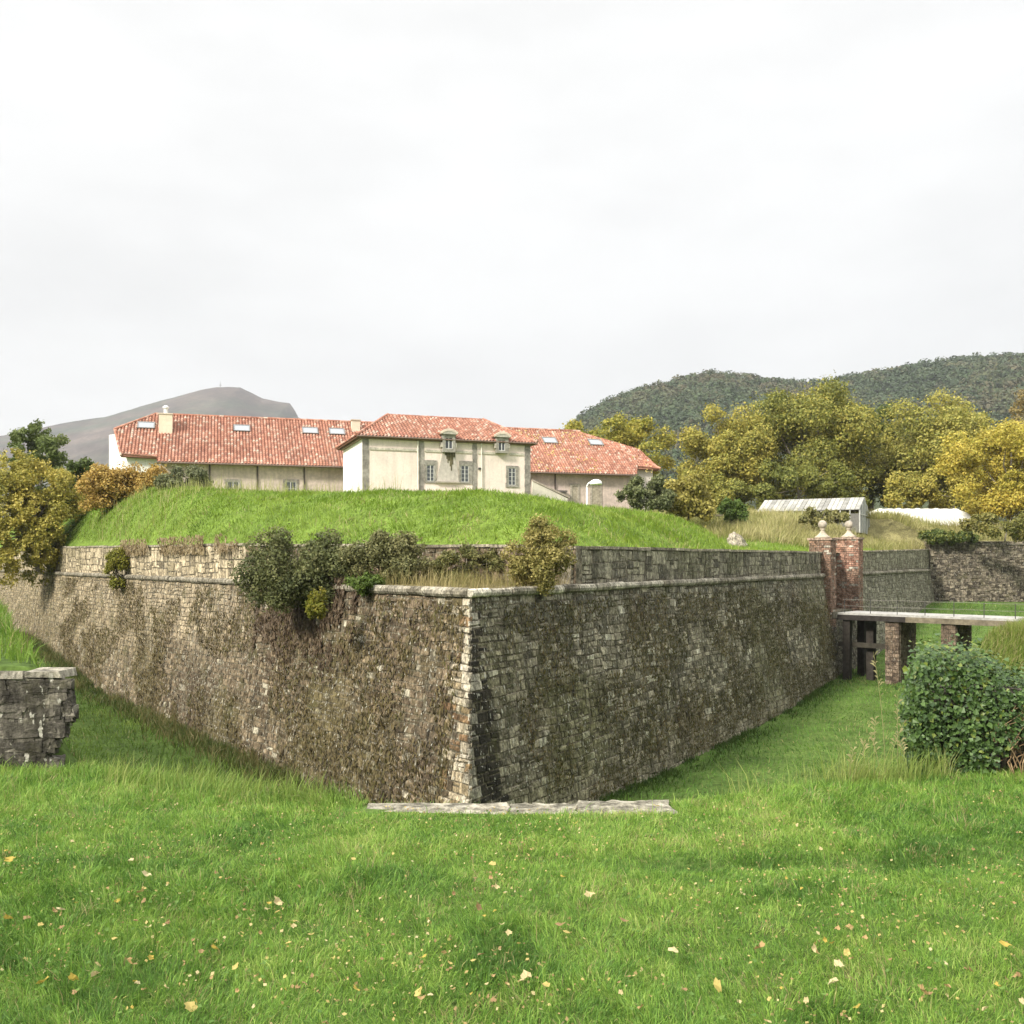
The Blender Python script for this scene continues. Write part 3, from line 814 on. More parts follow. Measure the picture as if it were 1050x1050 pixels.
# eaves cornice
mb = MB(); mb.box(fp, -.25, W_+.25, -.18, DEP+.2, ZE-.2, ZE-.03, (.22, .17, .12)); mb.build('cornice', M['wood'], pv)
ov = .55; of = .30; ZR = 14.35
e00 = fp(-ov, -of, ZE); e10 = fp(W_+ov, -of, ZE); e11 = fp(W_+ov, DEP+ov, ZE); e01 = fp(-ov, DEP+ov, ZE)
r0 = fp(3.1, DEP/2, ZR); r1 = fp(W_-2.8, DEP/2, ZR)
roofmb = MB()
for (p0, p1, top) in ((e00, e10, [r1, r0]), (e10, e11, [r1]), (e11, e01, [r0, r1]), (e01, e00, [r0])):
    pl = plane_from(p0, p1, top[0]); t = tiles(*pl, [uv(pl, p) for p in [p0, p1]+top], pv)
    for v, c in zip([np.vstack(t.v)], [np.vstack(t.c)]):
        k0 = roofmb.n; roofmb.v.append(v); roofmb.c.append(c); roofmb.n += len(v)
        for kk, fl in t.f.items(): roofmb.f.setdefault(kk, []).extend([[i+k0 for i in f] for f in fl])
ridge_caps(roofmb, r0, r1)
for (e, r) in ((e00, r0), (e10, r1), (e11, r1), (e01, r0)): ridge_caps(roofmb, e+np.array([0, 0, .1]), r+np.array([0, 0, .05]))
roofmb.build('roof', M['tile'], pv)
mb = MB(); mb.tube([fp(-ov, -of-.06, ZE-.03), fp(W_+ov, -of-.06, ZE-.03)], .08, 7, (.16, .10, .07)); mb.build('gutter', M['metal'], pv)
# dormers
def dormer(x0, x1, y0, y1, wx0, wx1, wy0, wy1):
    m_ = (x0+x1)/2; a0, a1 = fp.a(x0, -.42), fp.a(x1, -.42); z0, z1 = fp.z(m_, y1, -.42), fp.z(m_, y0, -.42)
    d = MB(); W0, W1 = fp.a(wx0, -.34), fp.a(wx1, -.34); Z0, Z1 = fp.z(m_, wy1, -.34), fp.z(m_, wy0, -.34)
    for (p, q, r, s) in ((a0, W0, z0, z1), (W1, a1, z0, z1), (W0, W1, Z1, z1), (W0, W1, z0, Z0)):
        d.box(fp, p, q, -.42, .3, r, s, lerp((.25, .23, .195), (.33, .31, .265), random.random()))
    d.box(fp, a0-.13, a0, -.40, .2, z0+.4, z0+.8, (.38, .35, .29)); d.box(fp, a1, a1+.13, -.40, .2, z0+.4, z0+.8, (.38, .35, .29))
    d.box(fp, a0+.03, a1-.03, .303, 2.6, z0+.6, z1, (.42, .38, .31))
    # segmental pediment
    n = 12; am = (a0+a1)/2; hw = (a1-a0)/2+.16; pts = []
    for i in range(n+1):
        t = -1+2*i/n; pts.append(fp(am+hw*t, -.56, z1+.02+.3*(1-t*t)))
    d.prism(pts, fp(0, .7, 0)-fp(0, 0, 0), (.42, .39, .33))
    do = d.build('dormer', M['trim'], pv)
    s = MB(); sc = (.6, .59, .55); t = .045
    for (p, q, r, u_) in ((W0, W0+t, Z0, Z1), (W1-t, W1, Z0, Z1), (W0+t, W1-t, Z1-t, Z1), (W0+t, W1-t, Z0, Z0+t), ((W0+W1)/2-.03, (W0+W1)/2+.03, Z0+t, Z1-t)):
        s.box(fp, p, q, -.36, -.26, r, u_, sc)
    s.build('sash', M['paint'], do)
    g = MB(); g.box(fp, W0+t, W1-t, -.32, -.29, Z0+t, Z1-t); g.build('pane', M['pane'], do)
    # little barrel roof of tiles running back, with a pale lead edge
    rm = MB()
    for k in range(9):
        t = -1+2*(k+.5)/9; z = z1+.08+.3*(1-t*t)
        for j in range(9):
            p = fp(am+hw*t*1.03, -.58+.33*j, z+.02); q = fp(am+hw*t*1.03, -.58+.33*(j+1)+.02, z)
            rm.tube([p, q], [.12, .1], 6, np.array(random.choices(TILE_PAL, TILE_W)[0]) if j else np.array((.62, .52, .42)))
    rm.build('dormer_roof', M['tile'], do)
dormer(454, 467, 445.6, 463.6, 456.4, 464, 448.6, 460.2); dormer(509, 521.5, 448.6, 464.5, 511, 517.8, 451.4, 462.2)

# ---- long barracks
R1 = np.array([-34.7, 95.0]); fbk = Frame(R1, .30)
ZRB = 15.85; HD = 7.3; ZEB = 10.55
bk = thing('barracks', 'long cream barracks with red tiled roof, skylights and a block chimney', 'building', (*fbk(20, 0, 0)[:2], 5))
LB = fbk.a(591)
pA = fbk(0, -HD, ZEB); pB = fbk(LB, -HD, ZEB); pC = fbk(0, 0, ZRB)
plF = plane_from(pA, pB, pC)
q = lambda px, py: uv(plF, raypt(plF, px, py))
rid0 = (0., uv(plF, pC)[1]); rid1 = (LB, rid0[1])
hipm = q(655, 461); tip = q(676.5, 481.2)
em = (q(653, 487)[0], 0.); e1 = (q(161, 473)[0], 0.)
eb = q(653.5, 480.4); ebl = (e1[0], q(161, 469.3)[1]); ebl2 = q(124, 467.4); ebl3 = q(117.5, 441)
polys = [[e1, em, hipm, rid1, rid0, (e1[0], rid0[1]*.6)], [eb, tip, hipm], [ebl, (e1[0]+.001, rid0[1]*.98), rid0, ebl3, ebl2]]
roofmb = MB()
def merge(dst, t):
    v = np.vstack(t.v); k0 = dst.n; dst.v.append(v); dst.c.append(np.vstack(t.c)); dst.n += len(v)
    for kk, fl in t.f.items(): dst.f.setdefault(kk, []).extend([[i+k0 for i in f] for f in fl])
polys[0] = [e1, em, hipm, rid1, rid0]
for k, pg in enumerate(polys):
    # the half nearest the yellow trees carries more fallen leaves and lichen
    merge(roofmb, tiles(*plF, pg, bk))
# rear slope and hip ends
def onF(p): return plF[0]+plF[1]*p[0]+plF[2]*p[1]
def mirror(p):
    v = p[:2]-R1; b = float(np.dot(v, fbk.w)); return np.array([*(p[:2]-2*b*fbk.w), p[2]])
mm = mirror(onF(em)); m1 = mirror(onF(e1))
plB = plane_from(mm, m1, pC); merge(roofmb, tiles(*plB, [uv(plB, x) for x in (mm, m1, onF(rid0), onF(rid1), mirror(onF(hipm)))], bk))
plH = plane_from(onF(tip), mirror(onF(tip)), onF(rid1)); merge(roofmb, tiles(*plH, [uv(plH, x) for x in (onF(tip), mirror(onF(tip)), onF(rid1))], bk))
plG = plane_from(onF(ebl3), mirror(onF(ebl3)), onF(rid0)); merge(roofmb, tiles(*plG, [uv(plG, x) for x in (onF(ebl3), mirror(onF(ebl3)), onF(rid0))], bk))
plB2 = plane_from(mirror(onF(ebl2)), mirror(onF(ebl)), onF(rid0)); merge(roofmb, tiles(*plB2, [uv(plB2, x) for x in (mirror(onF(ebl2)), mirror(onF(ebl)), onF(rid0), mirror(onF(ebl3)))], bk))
up = np.array([0, 0, .06])
ridge_caps(roofmb, onF(rid0)+up, onF(rid1)+up); ridge_caps(roofmb, onF(rid1)+up, onF(tip)+up*2); ridge_caps(roofmb, onF(rid0)+up, onF(ebl3)+up*2)
ridge_caps(roofmb, onF(ebl3)+up, onF(ebl2)+up, .1)
roofmb.build('roof', M['tile'], bk)
# leaves and lichen lying on the roof under the yellow trees
lv = MB()
for i in range(520):
    u = rng.uniform(q(530, 460)[0], hipm[0]); v = rng.uniform(.3, rid0[1]*.97)
    if v > rid0[1]-(u-LB)*.75 and u > LB: continue
    if fnoise(u, v, 2.5, 77) < .42: continue
    c = onF((u, v))+plF[3]*.125; s = rng.uniform(.07, .16)
    a = rng.uniform(0, 6.28); e1_, e2_ = plF[1]*math.cos(a)+plF[2]*math.sin(a), -plF[1]*math.sin(a)+plF[2]*math.cos(a)
    lv.add([c-e1_*s, c-e2_*s*.6, c+e1_*s, c+e2_*s*.6], [(0, 1, 2, 3)], lerp((.48, .36, .07), (.62, .48, .18), rng.random()))
o = lv.build('leaf_litter', M['leaf'], None, loc=fbk(LB, -3, 14)); tag(o, 'yellow leaves scattered over the barracks roof below the trees', 'leaf litter', kind='stuff')
# walls
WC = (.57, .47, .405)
mb = MB()
uL, uR = e1[0]+.15, em[0]-.4
mb.box(fbk, uL, uR, -HD+.75, HD-.75, 3.0, ZEB+.25, WC)
mb.build('wall', M['dirty_render'], bk)
def ab(P3): v = P3[:2]-R1; return float(np.dot(v, fbk.d)), float(np.dot(v, fbk.w))
aW, bW = ab(onF(ebl2)); aT, bT = ab(onF(tip)); zW = onF(ebl2)[2]-.05; zT = onF(eb)[2]-.05
# gable bay: its end wall is skew
mb = MB(); c_ = np.array(WC)
g0 = fbk(aW+.5, bW+.5, 3.); 
gx, gy = XY(111.8, g0[1]+5.2), g0[1]+5.2
g1 = np.array([gx, gy, 3.])
top = onF(ebl3)[2]-.15
ptsb = [g0, fbk(uL-.003, bW+.5, 3.), fbk(uL-.003, 4, 3.), g1]
tz = [zW+.15, onF(ebl)[2]+.05, top+1.2, top]
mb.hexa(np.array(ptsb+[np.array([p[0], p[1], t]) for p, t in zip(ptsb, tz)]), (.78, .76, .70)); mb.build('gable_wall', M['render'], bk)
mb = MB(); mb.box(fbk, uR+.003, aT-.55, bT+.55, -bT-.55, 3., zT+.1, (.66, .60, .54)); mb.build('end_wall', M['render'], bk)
mb = MB(); mb.tube([onF(e1)+np.array([0, 0, -.05]), onF(em)+np.array([0, 0, -.05])], .1, 7, (.15, .10, .07)); mb.build('gutter', M['metal'], bk)
mb = MB(); mb.box(fbk, e1[0]+.1, em[0]-.1, -HD+.3, -HD+.74, ZEB+.0, ZEB+.18, (.16, .11, .075)); mb.build('soffit', M['wood'], bk)
bwl = -HD+.75
for px in (215, 264, 312, 569):
    a = fbk.a(px, bwl); mb = MB(); mb.tube([fbk(a, bwl-.09, 4.), fbk(a, bwl-.09, ZEB)], .075, 7, (.07, .055, .045)); mb.build('downpipe', M['metal'], bk)
for px in (239, 298):
    a = fbk.a(px, bwl); zc = fbk.z(px, 499.5, bwl)
    window_unit(fbk, a-.5, a+.5, zc-.8, zc+.5, bwl, bk, (a-.72, a+.72, zc-.95, zc+.75), rows=2)
def doorway(px0, px1, py):
    a0, a1 = fbk.a(px0, bwl), fbk.a(px1, bwl); zt2 = fbk.z((px0+px1)/2, py, bwl); s = MB()
    for (x0, x1, z0_, z1_) in ((a0, a0+.22, 4.5, zt2), (a1-.22, a1, 4.5, zt2), (a0-.1, a1+.1, zt2, zt2+.25)):
        s.box(fbk, x0, x1, bwl-.07, bwl+.1, z0_, z1_, (.36, .32, .26))
    do = s.build('doorway', M['trim'], bk)
    mb = MB(); mb.box(fbk, a0+.22, a1-.22, bwl-.03, bwl+.03, 4.5, zt2, (.33, .29, .22)); mb.build('door', M['wood'], do)
doorway(584.5, 594, 498.5); doorway(605, 617, 497.5)
# chimney block with flue
ca0 = fbk.a(163.2, -2.6); ca1 = fbk.a(176.8, -2.6)
mb = MB(); zc0 = ZRB-2.6; zc1 = fbk.z(170, 425.4, -2.6)
k = 4
for i in range(k): mb.box(fbk, ca0, ca1, -3.1, -1.7, zc0+(zc1-zc0)*i/k+.003, zc0+(zc1-zc0)*(i+1)/k-.003, lerp((.66, .57, .43), (.72, .64, .5), random.random()))
mb.box(fbk, ca0+.04, ca1-.04, -3.06, -1.74, zc0-.5, zc1-.02, (.5, .44, .34)); mb.box(fbk, ca0-.06, ca1+.06, -3.16, -1.64, zc1, zc1+.09, (.60, .53, .42))
ch = mb.build('chimney', M['render'], bk)
mb = MB(); cm = fbk((ca0+ca1)/2, -2.4, zc1+.09); mb.lathe(cm, [(.2, 0), (.2, .55), (.3, .57), (.3, .7), (.12, .82)], 12, (.68, .68, .67)); mb.build('flue', M['metal'], ch)
ca = fbk.a(364.5, -1.2); mb = MB(); mb.box(fbk, ca-.42, ca+.42, -1.6, -.8, ZRB-1.5, fbk.z(364, 431.5, -1.2), (.66, .58, .45)); mb.box(fbk, ca-.5, ca+.5, -1.68, -.72, fbk.z(364, 431.5, -1.2), fbk.z(364, 430.6, -1.2), (.55, .48, .38)); mb.build('chimney', M['render'], bk)
for (px, py) in ((150, 437.2), (248, 440.2), (318, 442.6), (345.5, 443.6), (563.5, 452.6), (610.5, 454.6)):
    c = np.array(q(px, py)); s = MB(); w2, h2 = .78, .62
    def sp(u, v, t): return onF((c[0]+u, c[1]+v))+plF[3]*t
    for (x0, x1, y0, y1) in ((-w2, -w2+.1, -h2, h2), (w2-.1, w2, -h2, h2), (-w2+.1, w2-.1, -h2, -h2+.1), (-w2+.1, w2-.1, h2-.12, h2)):
        s.hexa(np.array([sp(x, y, t) for t in (.0, .2) for (x, y) in ((x0, y0), (x1, y0), (x1, y1), (x0, y1))]), (.16, .15, .14))
    so = s.build('skylight', M['metal'], bk)
    g = MB(); g.hexa(np.array([sp(x, y, t) for t in (.1, .17) for (x, y) in ((-w2+.1, -h2+.1), (w2-.1, -h2+.1), (w2-.1, h2-.12), (-w2+.1, h2-.12))])); g.build('pane', M['skylight'], so)

# outside stair beside the pavilion
ss = thing('stone_stair', 'sloping stone stair parapet beside the pavilion', 'stair', (*fbk(fbk.a(560, bwl-1.5), bwl-1.5, 0)[:2], 5))
mb = MB(); bst = bwl-1.6
a0, a1 = fbk.a(546, bst), fbk.a(582, bst); z0, z1 = fbk.z(546, 493.5, bst), fbk.z(582, 511, bst)
mb.hexa(np.array([fbk(a0, bst, 4.5), fbk(a1, bst, 4.5), fbk(a1, bst+.3, 4.5), fbk(a0, bst+.3, 4.5), fbk(a0, bst, z0), fbk(a1, bst, z1), fbk(a1, bst+.3, z1), fbk(a0, bst+.3, z0)]), (.62, .58, .48)); mb.build('parapet', M['render'], ss)
mb = MB(); mb.hexa(np.array([fbk(a, b, z) for dz in (.002, .2) for (a, b, z) in ((a0, bst-.06, z0+dz), (a1+.2, bst-.06, z1+dz), (a1+.2, bst+.36, z1+dz), (a0, bst+.36, z0+dz))]), (.36, .31, .25)); mb.build('coping', M['trim'], ss)
mb = MB(); ns = 14
for i in range(ns):
    aa = a0+(a1-a0)*i/ns; zz = z0+(z1-z0)*(i+1)/ns-.9; mb.box(fbk, aa+.003, aa+(a1-a0)/ns-.003, bst+.31, bst+1.5, 4.5, max(zz, 4.6), (.4, .37, .3))
mb.build('tread', M['trim'], ss)
# meter box on a bracket shelf by the downpipe
vb = thing('wall_box', 'dark metal box under a small lid at the foot of the barracks downpipe', 'utility box', (*fbk(fbk.a(575, bwl-.6), bwl-.6, 0)[:2], 5))
a = fbk.a(575, bwl-.6); zz = fbk.z(575, 504, bwl-.6); mb = MB(); mb.box(fbk, a-.55, a+.55, bwl-.6, bwl-.1, zz-1.6, zz-.05, (.24, .215, .18)); mb.build('cabinet', M['metal'], vb)
mb = MB(); mb.box(fbk, a-.68, a+.68, bwl-.72, bwl-.05, zz-.047, zz+.12, (.12, .105, .09)); mb.build('lid', M['metal'], vb)

# street lamp
yl = 73.0; bl = P(601.8, 515, yl); zl = float(h_in(bl[0], yl)); zh = P(0, 493.5, yl)[2]
sl = thing('street_lamp', 'white lamp post with curved arm standing behind the grass mound', 'street lamp', (bl[0], yl, zl))
mb = MB(); mb.tube([(bl[0], yl, zl-.1), (bl[0], yl, zh-.45)], [.075, .055], 10, (.80, .80, .78)); mb.build('post', M['paint'], sl, True)
mb = MB(); mb.tube([(bl[0]+.45*(1-math.cos(t)), yl, zh-.45+.42*math.sin(t)) for t in np.linspace(0, math.pi/2, 7)], .05, 8, (.80, .80, .78)); mb.build('arm', M['paint'], sl, True)
mb = MB(); c = (bl[0]+.68, yl, zh-.12)
mb.lathe(c, [(.45, -.13), (.47, -.05), (.42, .1), (.3, .2), (.14, .26), (.02, .27)], 18, (.82, .82, .80)); mb.build('lamp_head', M['paint'], sl, True)

# ------------------------------------------------------------------ foliage
def rot_quads(c, nrm, size, asp, jitter=.0, shape='diamond'):
    """leaf faces at c with normals nrm"""
    n = len(c); r = rng.normal(size=(n, 3)); t = np.cross(nrm, r); t /= np.linalg.norm(t, axis=1)[:, None]+1e-9
    b = np.cross(nrm, t); s = size[:, None]
    if shape == 'diamond':
        V = np.stack([c-t*s, c-b*s*asp+t*s*.1, c+t*s, c+b*s*asp+t*s*.1], 1)
    else:   # broad ivy-like leaf, folded along its midrib
        V = np.stack([c-t*s*.8, c-b*s*asp-t*s*.35+nrm*s*.15, c+t*s+nrm*s*-.1, c+b*s*asp-t*s*.35+nrm*s*.15], 1)
    return V.reshape(-1, 3), np.arange(4*n).reshape(n, 4)
def lobes_in(c, r, n, fill=.75, size=(.28, .45)):
    c = np.array(c); r = np.array(r); L = []
    d = unit(rng.normal(size=(n, 3))); rad = rng.random(n)**.45*fill
    ctr = c+d*rad[:, None]*r
    rr = rng.uniform(*size, n)[:, None]*r.mean()*np.array([1, 1, .85])
    return ctr, rr
def crown(ctr, rr, n, leaf, pal, spread=.12, zbias=.3, shape='diamond', asp=.6, lobevar=.35, thin=0., outer=.5):
    k = len(ctr); vol = (rr.prod(1))**(2/3); pr = vol/vol.sum()
    li = rng.choice(k, n, p=pr); d = unit(rng.normal(size=(n, 3)))
    rad = outer+(1.06-outer)*rng.random(n)**.7
    c = ctr[li]+d*rad[:, None]*rr[li]
    stray = rng.random(n) < .22
    c += rng.normal(0, leaf*.8, c.shape)+d*(stray*rng.random(n)*.5)[:, None]*rr[li]
    keep = fnoise(c[:, 0]*1.3+c[:, 1], c[:, 2]*1.3, leaf*7, 55, 2) > thin
    c = c[keep]; d = d[keep]; li = li[keep]; n = len(c)
    nrm = unit(d+rng.normal(0, .75, (n, 3))+np.array([0, 0, zbias]))
    V, Fq = rot_quads(c, nrm, leaf*rng.uniform(.6, 1.35, n), asp, shape=shape)
    pal = np.array(pal); lob = rng.random(k)
    t = np.clip(lob[li]*lobevar+rng.random(n)*(1-lobevar)+rng.normal(0, .08, n), 0, .999)*(len(pal)-1)
    i0 = t.astype(int); f = (t-i0)[:, None]
    col = pal[i0]*(1-f)+pal[np.minimum(i0+1, len(pal)-1)]*f
    col = col*rng.uniform(.8, 1.2, (n, 1))
    return V, Fq, np.repeat(col, 4, 0)
def trunk_mesh(base, topz, ctr, r0, nlimb, parent, m='bark', col=(1, 1, 1), name='trunk'):
    mb = MB(); base = np.array(base, float); H = topz-base[2]
    cx = ctr.mean(0)
    pts = [base+np.array([0, 0, -.3])]+[base+np.array([(cx[0]-base[0])*t*.5+rng.normal(0, .03)*H*.1, (cx[1]-base[1])*t*.5, H*t]) for t in (.15, .35, .55, .8)]
    mb.tube(pts, [r0*1.3, r0, r0*.8, r0*.55, r0*.2], 8, col)
    sel = rng.choice(len(ctr), min(nlimb, len(ctr)), replace=False)
    for i in sel:
        t = rng.uniform(.2, .6); s = base+np.array([(cx[0]-base[0])*t*.5, (cx[1]-base[1])*t*.5, H*t]); e = ctr[i]
        mid = (s+e)/2+np.array([0, 0, -.04*H])+rng.normal(0, .03*H, 3)*np.array([1, 1, .3])
        q_ = [s, (s+mid)/2+rng.normal(0, .008*H, 3), mid, (mid+e)/2, e]
        mb.tube(q_, np.array([.45, .36, .26, .17, .07])*r0, 6, col)
    mb.build(name, M[m], parent, True)
def tree(name, label, cat, px, Y, pyb, pyt, px0, px1, n, leaf, pal, group=None, nl=16, r0=None, depth=None, base_z=None, lob=None, box=2.2, thin=.0, lobevar=.35, limbs=8, zlo=.02, asp=.6, squash=None):
    x = XY(px, Y); z1 = EYE+(HY-pyt)/F*Y; z0 = EYE+(HY-pyb)/F*Y
    bz = z0 if base_z is None else base_z
    t = thing(name, label, cat, (x, Y, bz), group)
    cxm = XY((px0+px1)/2, Y); rx = (px1-px0)/2/F*Y; rz = (z1-z0)*(1-zlo)/2; cz = z1-rz
    ry = depth if depth else rx*.8

    if lob is None: lob = (.17, .36) if 'tree' in name else (.27, .44)
    lim = np.array([rx, ry, rz]); o3 = np.array([cxm, Y, cz])
    nb = int(nl*2.1); d_ = rng.uniform(-1, 1, (nb*4, 3)); e_ = d_.copy(); e_[:, 2] = np.where(e_[:, 2] < 0, e_[:, 2]*.75, e_[:, 2])
    pn = (np.abs(e_)**box).sum(1)**(1/box); d_ = d_[(pn < 1) & (pn > .25)][:nb]
    rr = rng.uniform(*lob, len(d_))[:, None]*min(rx, rz)*np.array([1, 1, .9])*.9; rr = np.minimum(rr, lim*.6)
    ctr = o3+d_*np.maximum(lim-rr*.7, lim*.3)
    V, Fq, c = crown(ctr, rr, n, leaf, pal, thin=max(thin, .34 if 'tree' in name else .26), lobevar=lobevar, asp=asp)
    trunk_mesh((x, Y, bz), z1-rz*.3, ctr, r0 if r0 else max(.05, (z1-bz)*.022), limbs, t, name='trunk' if 'tree' in name else 'stem')
    mesh_np('crown' if 'tree' in name else 'foliage', V, Fq, M['leaf'], t, c)
    return t
YEL = [(.14, .165, .032), (.27, .265, .045), (.41, .355, .06), (.52, .43, .085)]
OLV = [(.10, .125, .03), (.19, .205, .045), (.30, .285, .058), (.42, .355, .08)]
GRN = [(.045, .07, .02), (.08, .115, .028), (.13, .165, .042)]
ORG = [(.22, .16, .045), (.36, .23, .055), (.46, .32, .085), (.48, .38, .12)]
GG = 'large autumn trees behind the field'
tree('broadleaf_tree', 'yellow-green tree rising behind the hipped end of the barracks', 'tree', 640, 128, 505, 418, 572, 696, 42000, .17, YEL, GG, 20)
tree('broadleaf_tree', 'olive autumn tree behind the lamp post bushes, between barracks and the tallest tree', 'tree', 738, 116, 520, 416, 690, 800, 48000, .16, OLV[1:]+YEL[2:3], GG, 22)
tree('broadleaf_tree', 'tallest autumn tree, green and gold, directly behind the greenhouse', 'tree', 832, 118, 522, 386, 758, 906, 85000, .165, OLV, GG, 34, limbs=26)
tree('broadleaf_tree', 'pale yellow-green autumn tree behind the white polytunnel', 'tree', 955, 118, 525, 398, 892, 1028, 70000, .165, [(.15, .175, .04), (.27, .27, .06), (.39, .35, .08), (.45, .40, .12)], GG, 26, limbs=10)
tree('broadleaf_tree', 'bright yellow autumn tree beyond the polytunnel, cut by the picture edge', 'tree', 1035, 100, 535, 424, 962, 1120, 60000, .15, YEL[1:]+[(.46, .34, .05)], GG, 24, limbs=10)
tree('broadleaf_tree', 'brownish tree top showing above the bright yellow tree', 'tree', 1075, 135, 525, 390, 1030, 1125, 30000, .18, [(.16, .13, .055), (.26, .20, .08), (.3, .24, .09)], GG, 18)
tree('broadleaf_tree', 'dark green tree half hidden beneath the pale and the tallest crowns', 'tree', 893, 124, 525, 412, 858, 930, 34000, .17, GRN+OLV[2:3], GG, 16)
tree('broadleaf_tree', 'shaded understorey tree low behind the grey greenhouse roof', 'tree', 820, 108, 530, 468, 742, 900, 36000, .15, OLV[:3], GG, 20, depth=3)
tree('broadleaf_tree', 'low leafy understorey tree behind the polytunnel', 'tree', 980, 112, 532, 476, 900, 1075, 34000, .15, OLV[1:]+YEL[2:3], GG, 20, depth=3)
tree('broadleaf_tree', 'low leafy understorey tree filling the gap behind the light yellow bush', 'tree', 715, 110, 532, 482, 668, 770, 22000, .15, OLV[1:], GG, 14, depth=3)
GB = 'bushes around the field'
tree('yellow_bush', 'light yellow bush at the end of the mound before the big trees', 'bush', 706, 79, 540, 484, 676, 737, 9000, .15, [(.19, .18, .045), (.32, .28, .065), (.42, .36, .10)], GB, 14)
tree('dark_bush', 'grey-green bush against the pale end wall of the barracks', 'bush', 662, 77, 524, 488, 630, 696, 16000, .11, [(.09, .11, .045), (.15, .17, .07), (.21, .215, .095)], GB, 14)
tree('dark_bush', 'round fresh-green bush beside the low dark shed', 'bush', 753, 82, 534, 511, 737, 770, 8000, .10, [(.06, .10, .02), (.10, .16, .03), (.14, .20, .045)], GB, 8)
tree('scrub_bush', 'low olive bush in front of the greenhouse gable', 'bush', 845, 82, 538, 520, 816, 876, 5000, .13, [(.12, .125, .04), (.2, .195, .065), (.26, .23, .09)], GB, 9)
tree('scrub_bush', 'olive bush above the flank wall under the bright yellow tree', 'bush', 1030, 88, 553, 520, 990, 1090, 9000, .14, [(.12, .13, .035), (.2, .195, .05), (.28, .235, .07)], GB, 14)
GL = 'trees and bushes at the far end of the bastion'
tree('olive_tree', 'big olive-yellow tree overhanging the end of the sunlit parapet', 'tree', 40, 70, 600, 458, -45, 96, 60000, .10, [(.14, .15, .03), (.27, .25, .05), (.40, .34, .065), (.48, .39, .10)], GL, 34, depth=3.2, base_z=1.0, limbs=16, lobevar=.5, lob=(.14, .30), box=1.6, thin=.38)
tree('green_tree', 'green tree with loose crown rising above the olive-yellow one', 'tree', 42, 86, 520, 417, 4, 76, 22000, .12, [(.08, .115, .03), (.135, .175, .045), (.20, .23, .075)], GL, 22, lob=(.14, .28), box=1.5, thin=.36, limbs=12)
tree('dark_bush', 'dark green bush behind the olive tree by the orange hedge', 'bush', 84, 76, 540, 466, 62, 100, 8000, .16, GRN, GL, 10)
tree('orange_hedge', 'orange-brown autumn hedge on the mound in front of the gable', 'hedge', 128, 66, 524, 478, 82, 178, 30000, .095, ORG, GL, 44, depth=1.8, lobevar=.35, box=5, lob=(.3, .5))
tree('dark_bush', 'grey-green bush at the end of the orange hedge', 'bush', 190, 63, 512, 477, 162, 218, 15000, .09, [(.09, .105, .05), (.14, .155, .07), (.19, .19, .095)], GL, 14, depth=1.6)
GW = 'bushes growing on the wall top'
tree('ivy_bush', 'dense dark green bush spilling over the broken parapet', 'bush', 305, 34.3, 626, 540, 240, 372, 34000, .055, [(.06, .075, .028), (.11, .125, .045), (.16, .17, .062), (.22, .205, .09)], GW, 40, depth=1.5, base_z=.7, lobevar=.5, lob=(.2, .42), box=2.2, thin=.3)
tree('ivy_bush', 'grey-green tangle of bramble behind the dry grass terrace', 'bush', 392, 33.6, 606, 545, 345, 445, 22000, .05, [(.10, .11, .045), (.18, .18, .07), (.27, .25, .11)], GW, 20, depth=1.0, base_z=.7, thin=.35)
tree('ivy_bush', 'small bright green bush at the edge of the cordon', 'bush', 372, 31.6, 612, 588, 352, 398, 5000, .055, [(.05, .085, .012), (.085, .13, .02), (.12, .16, .03)], GW, 10, depth=.6, base_z=.7)
tree('yellow_bush', 'feathery yellow shrub on the terrace before the parapet', 'bush', 556, 30.2, 608, 530, 514, 596, 22000, .042, [(.13, .13, .035), (.23, .21, .06), (.33, .28, .09), (.40, .34, .13)], GW, 26, depth=.9, base_z=.72, thin=.40, lob=(.2, .34), limbs=16)
tree('ivy_bush', 'ragged olive bush behind the terrace, between bramble and yellow shrub', 'bush', 478, 34.0, 600, 556, 425, 522, 15000, .05, [(.085, .095, .03), (.15, .155, .05), (.23, .2, .075)], GW, 18, depth=.7, base_z=.7, thin=.45)
tree('wall_shrub', 'bright yellow-green shrub rooted in the sunlit parapet', 'shrub', 119, 55.0, 604, 556, 106, 132, 7000, .06, [(.10, .12, .012), (.18, .18, .02), (.26, .24, .04)], GW, 12, depth=.5, base_z=.3)
tree('wall_shrub', 'yellow-green shrub sprouting low beneath the dark bush', 'shrub', 326, 30.6, 640, 604, 314, 340, 1500, .06, [(.10, .12, .012), (.18, .18, .02), (.24, .2, .04)], GW, 8, depth=.3, base_z=-.1, thin=.3)
# hedge on the flank wall
tree('ivy_hedge', 'dark ivy capping the top of the far flank wall', 'hedge', 970, 92.0, 556, 544, 938, 1008, 8000, .13, GRN+OLV[2:3], GB, 16, depth=.8, base_z=3.2)

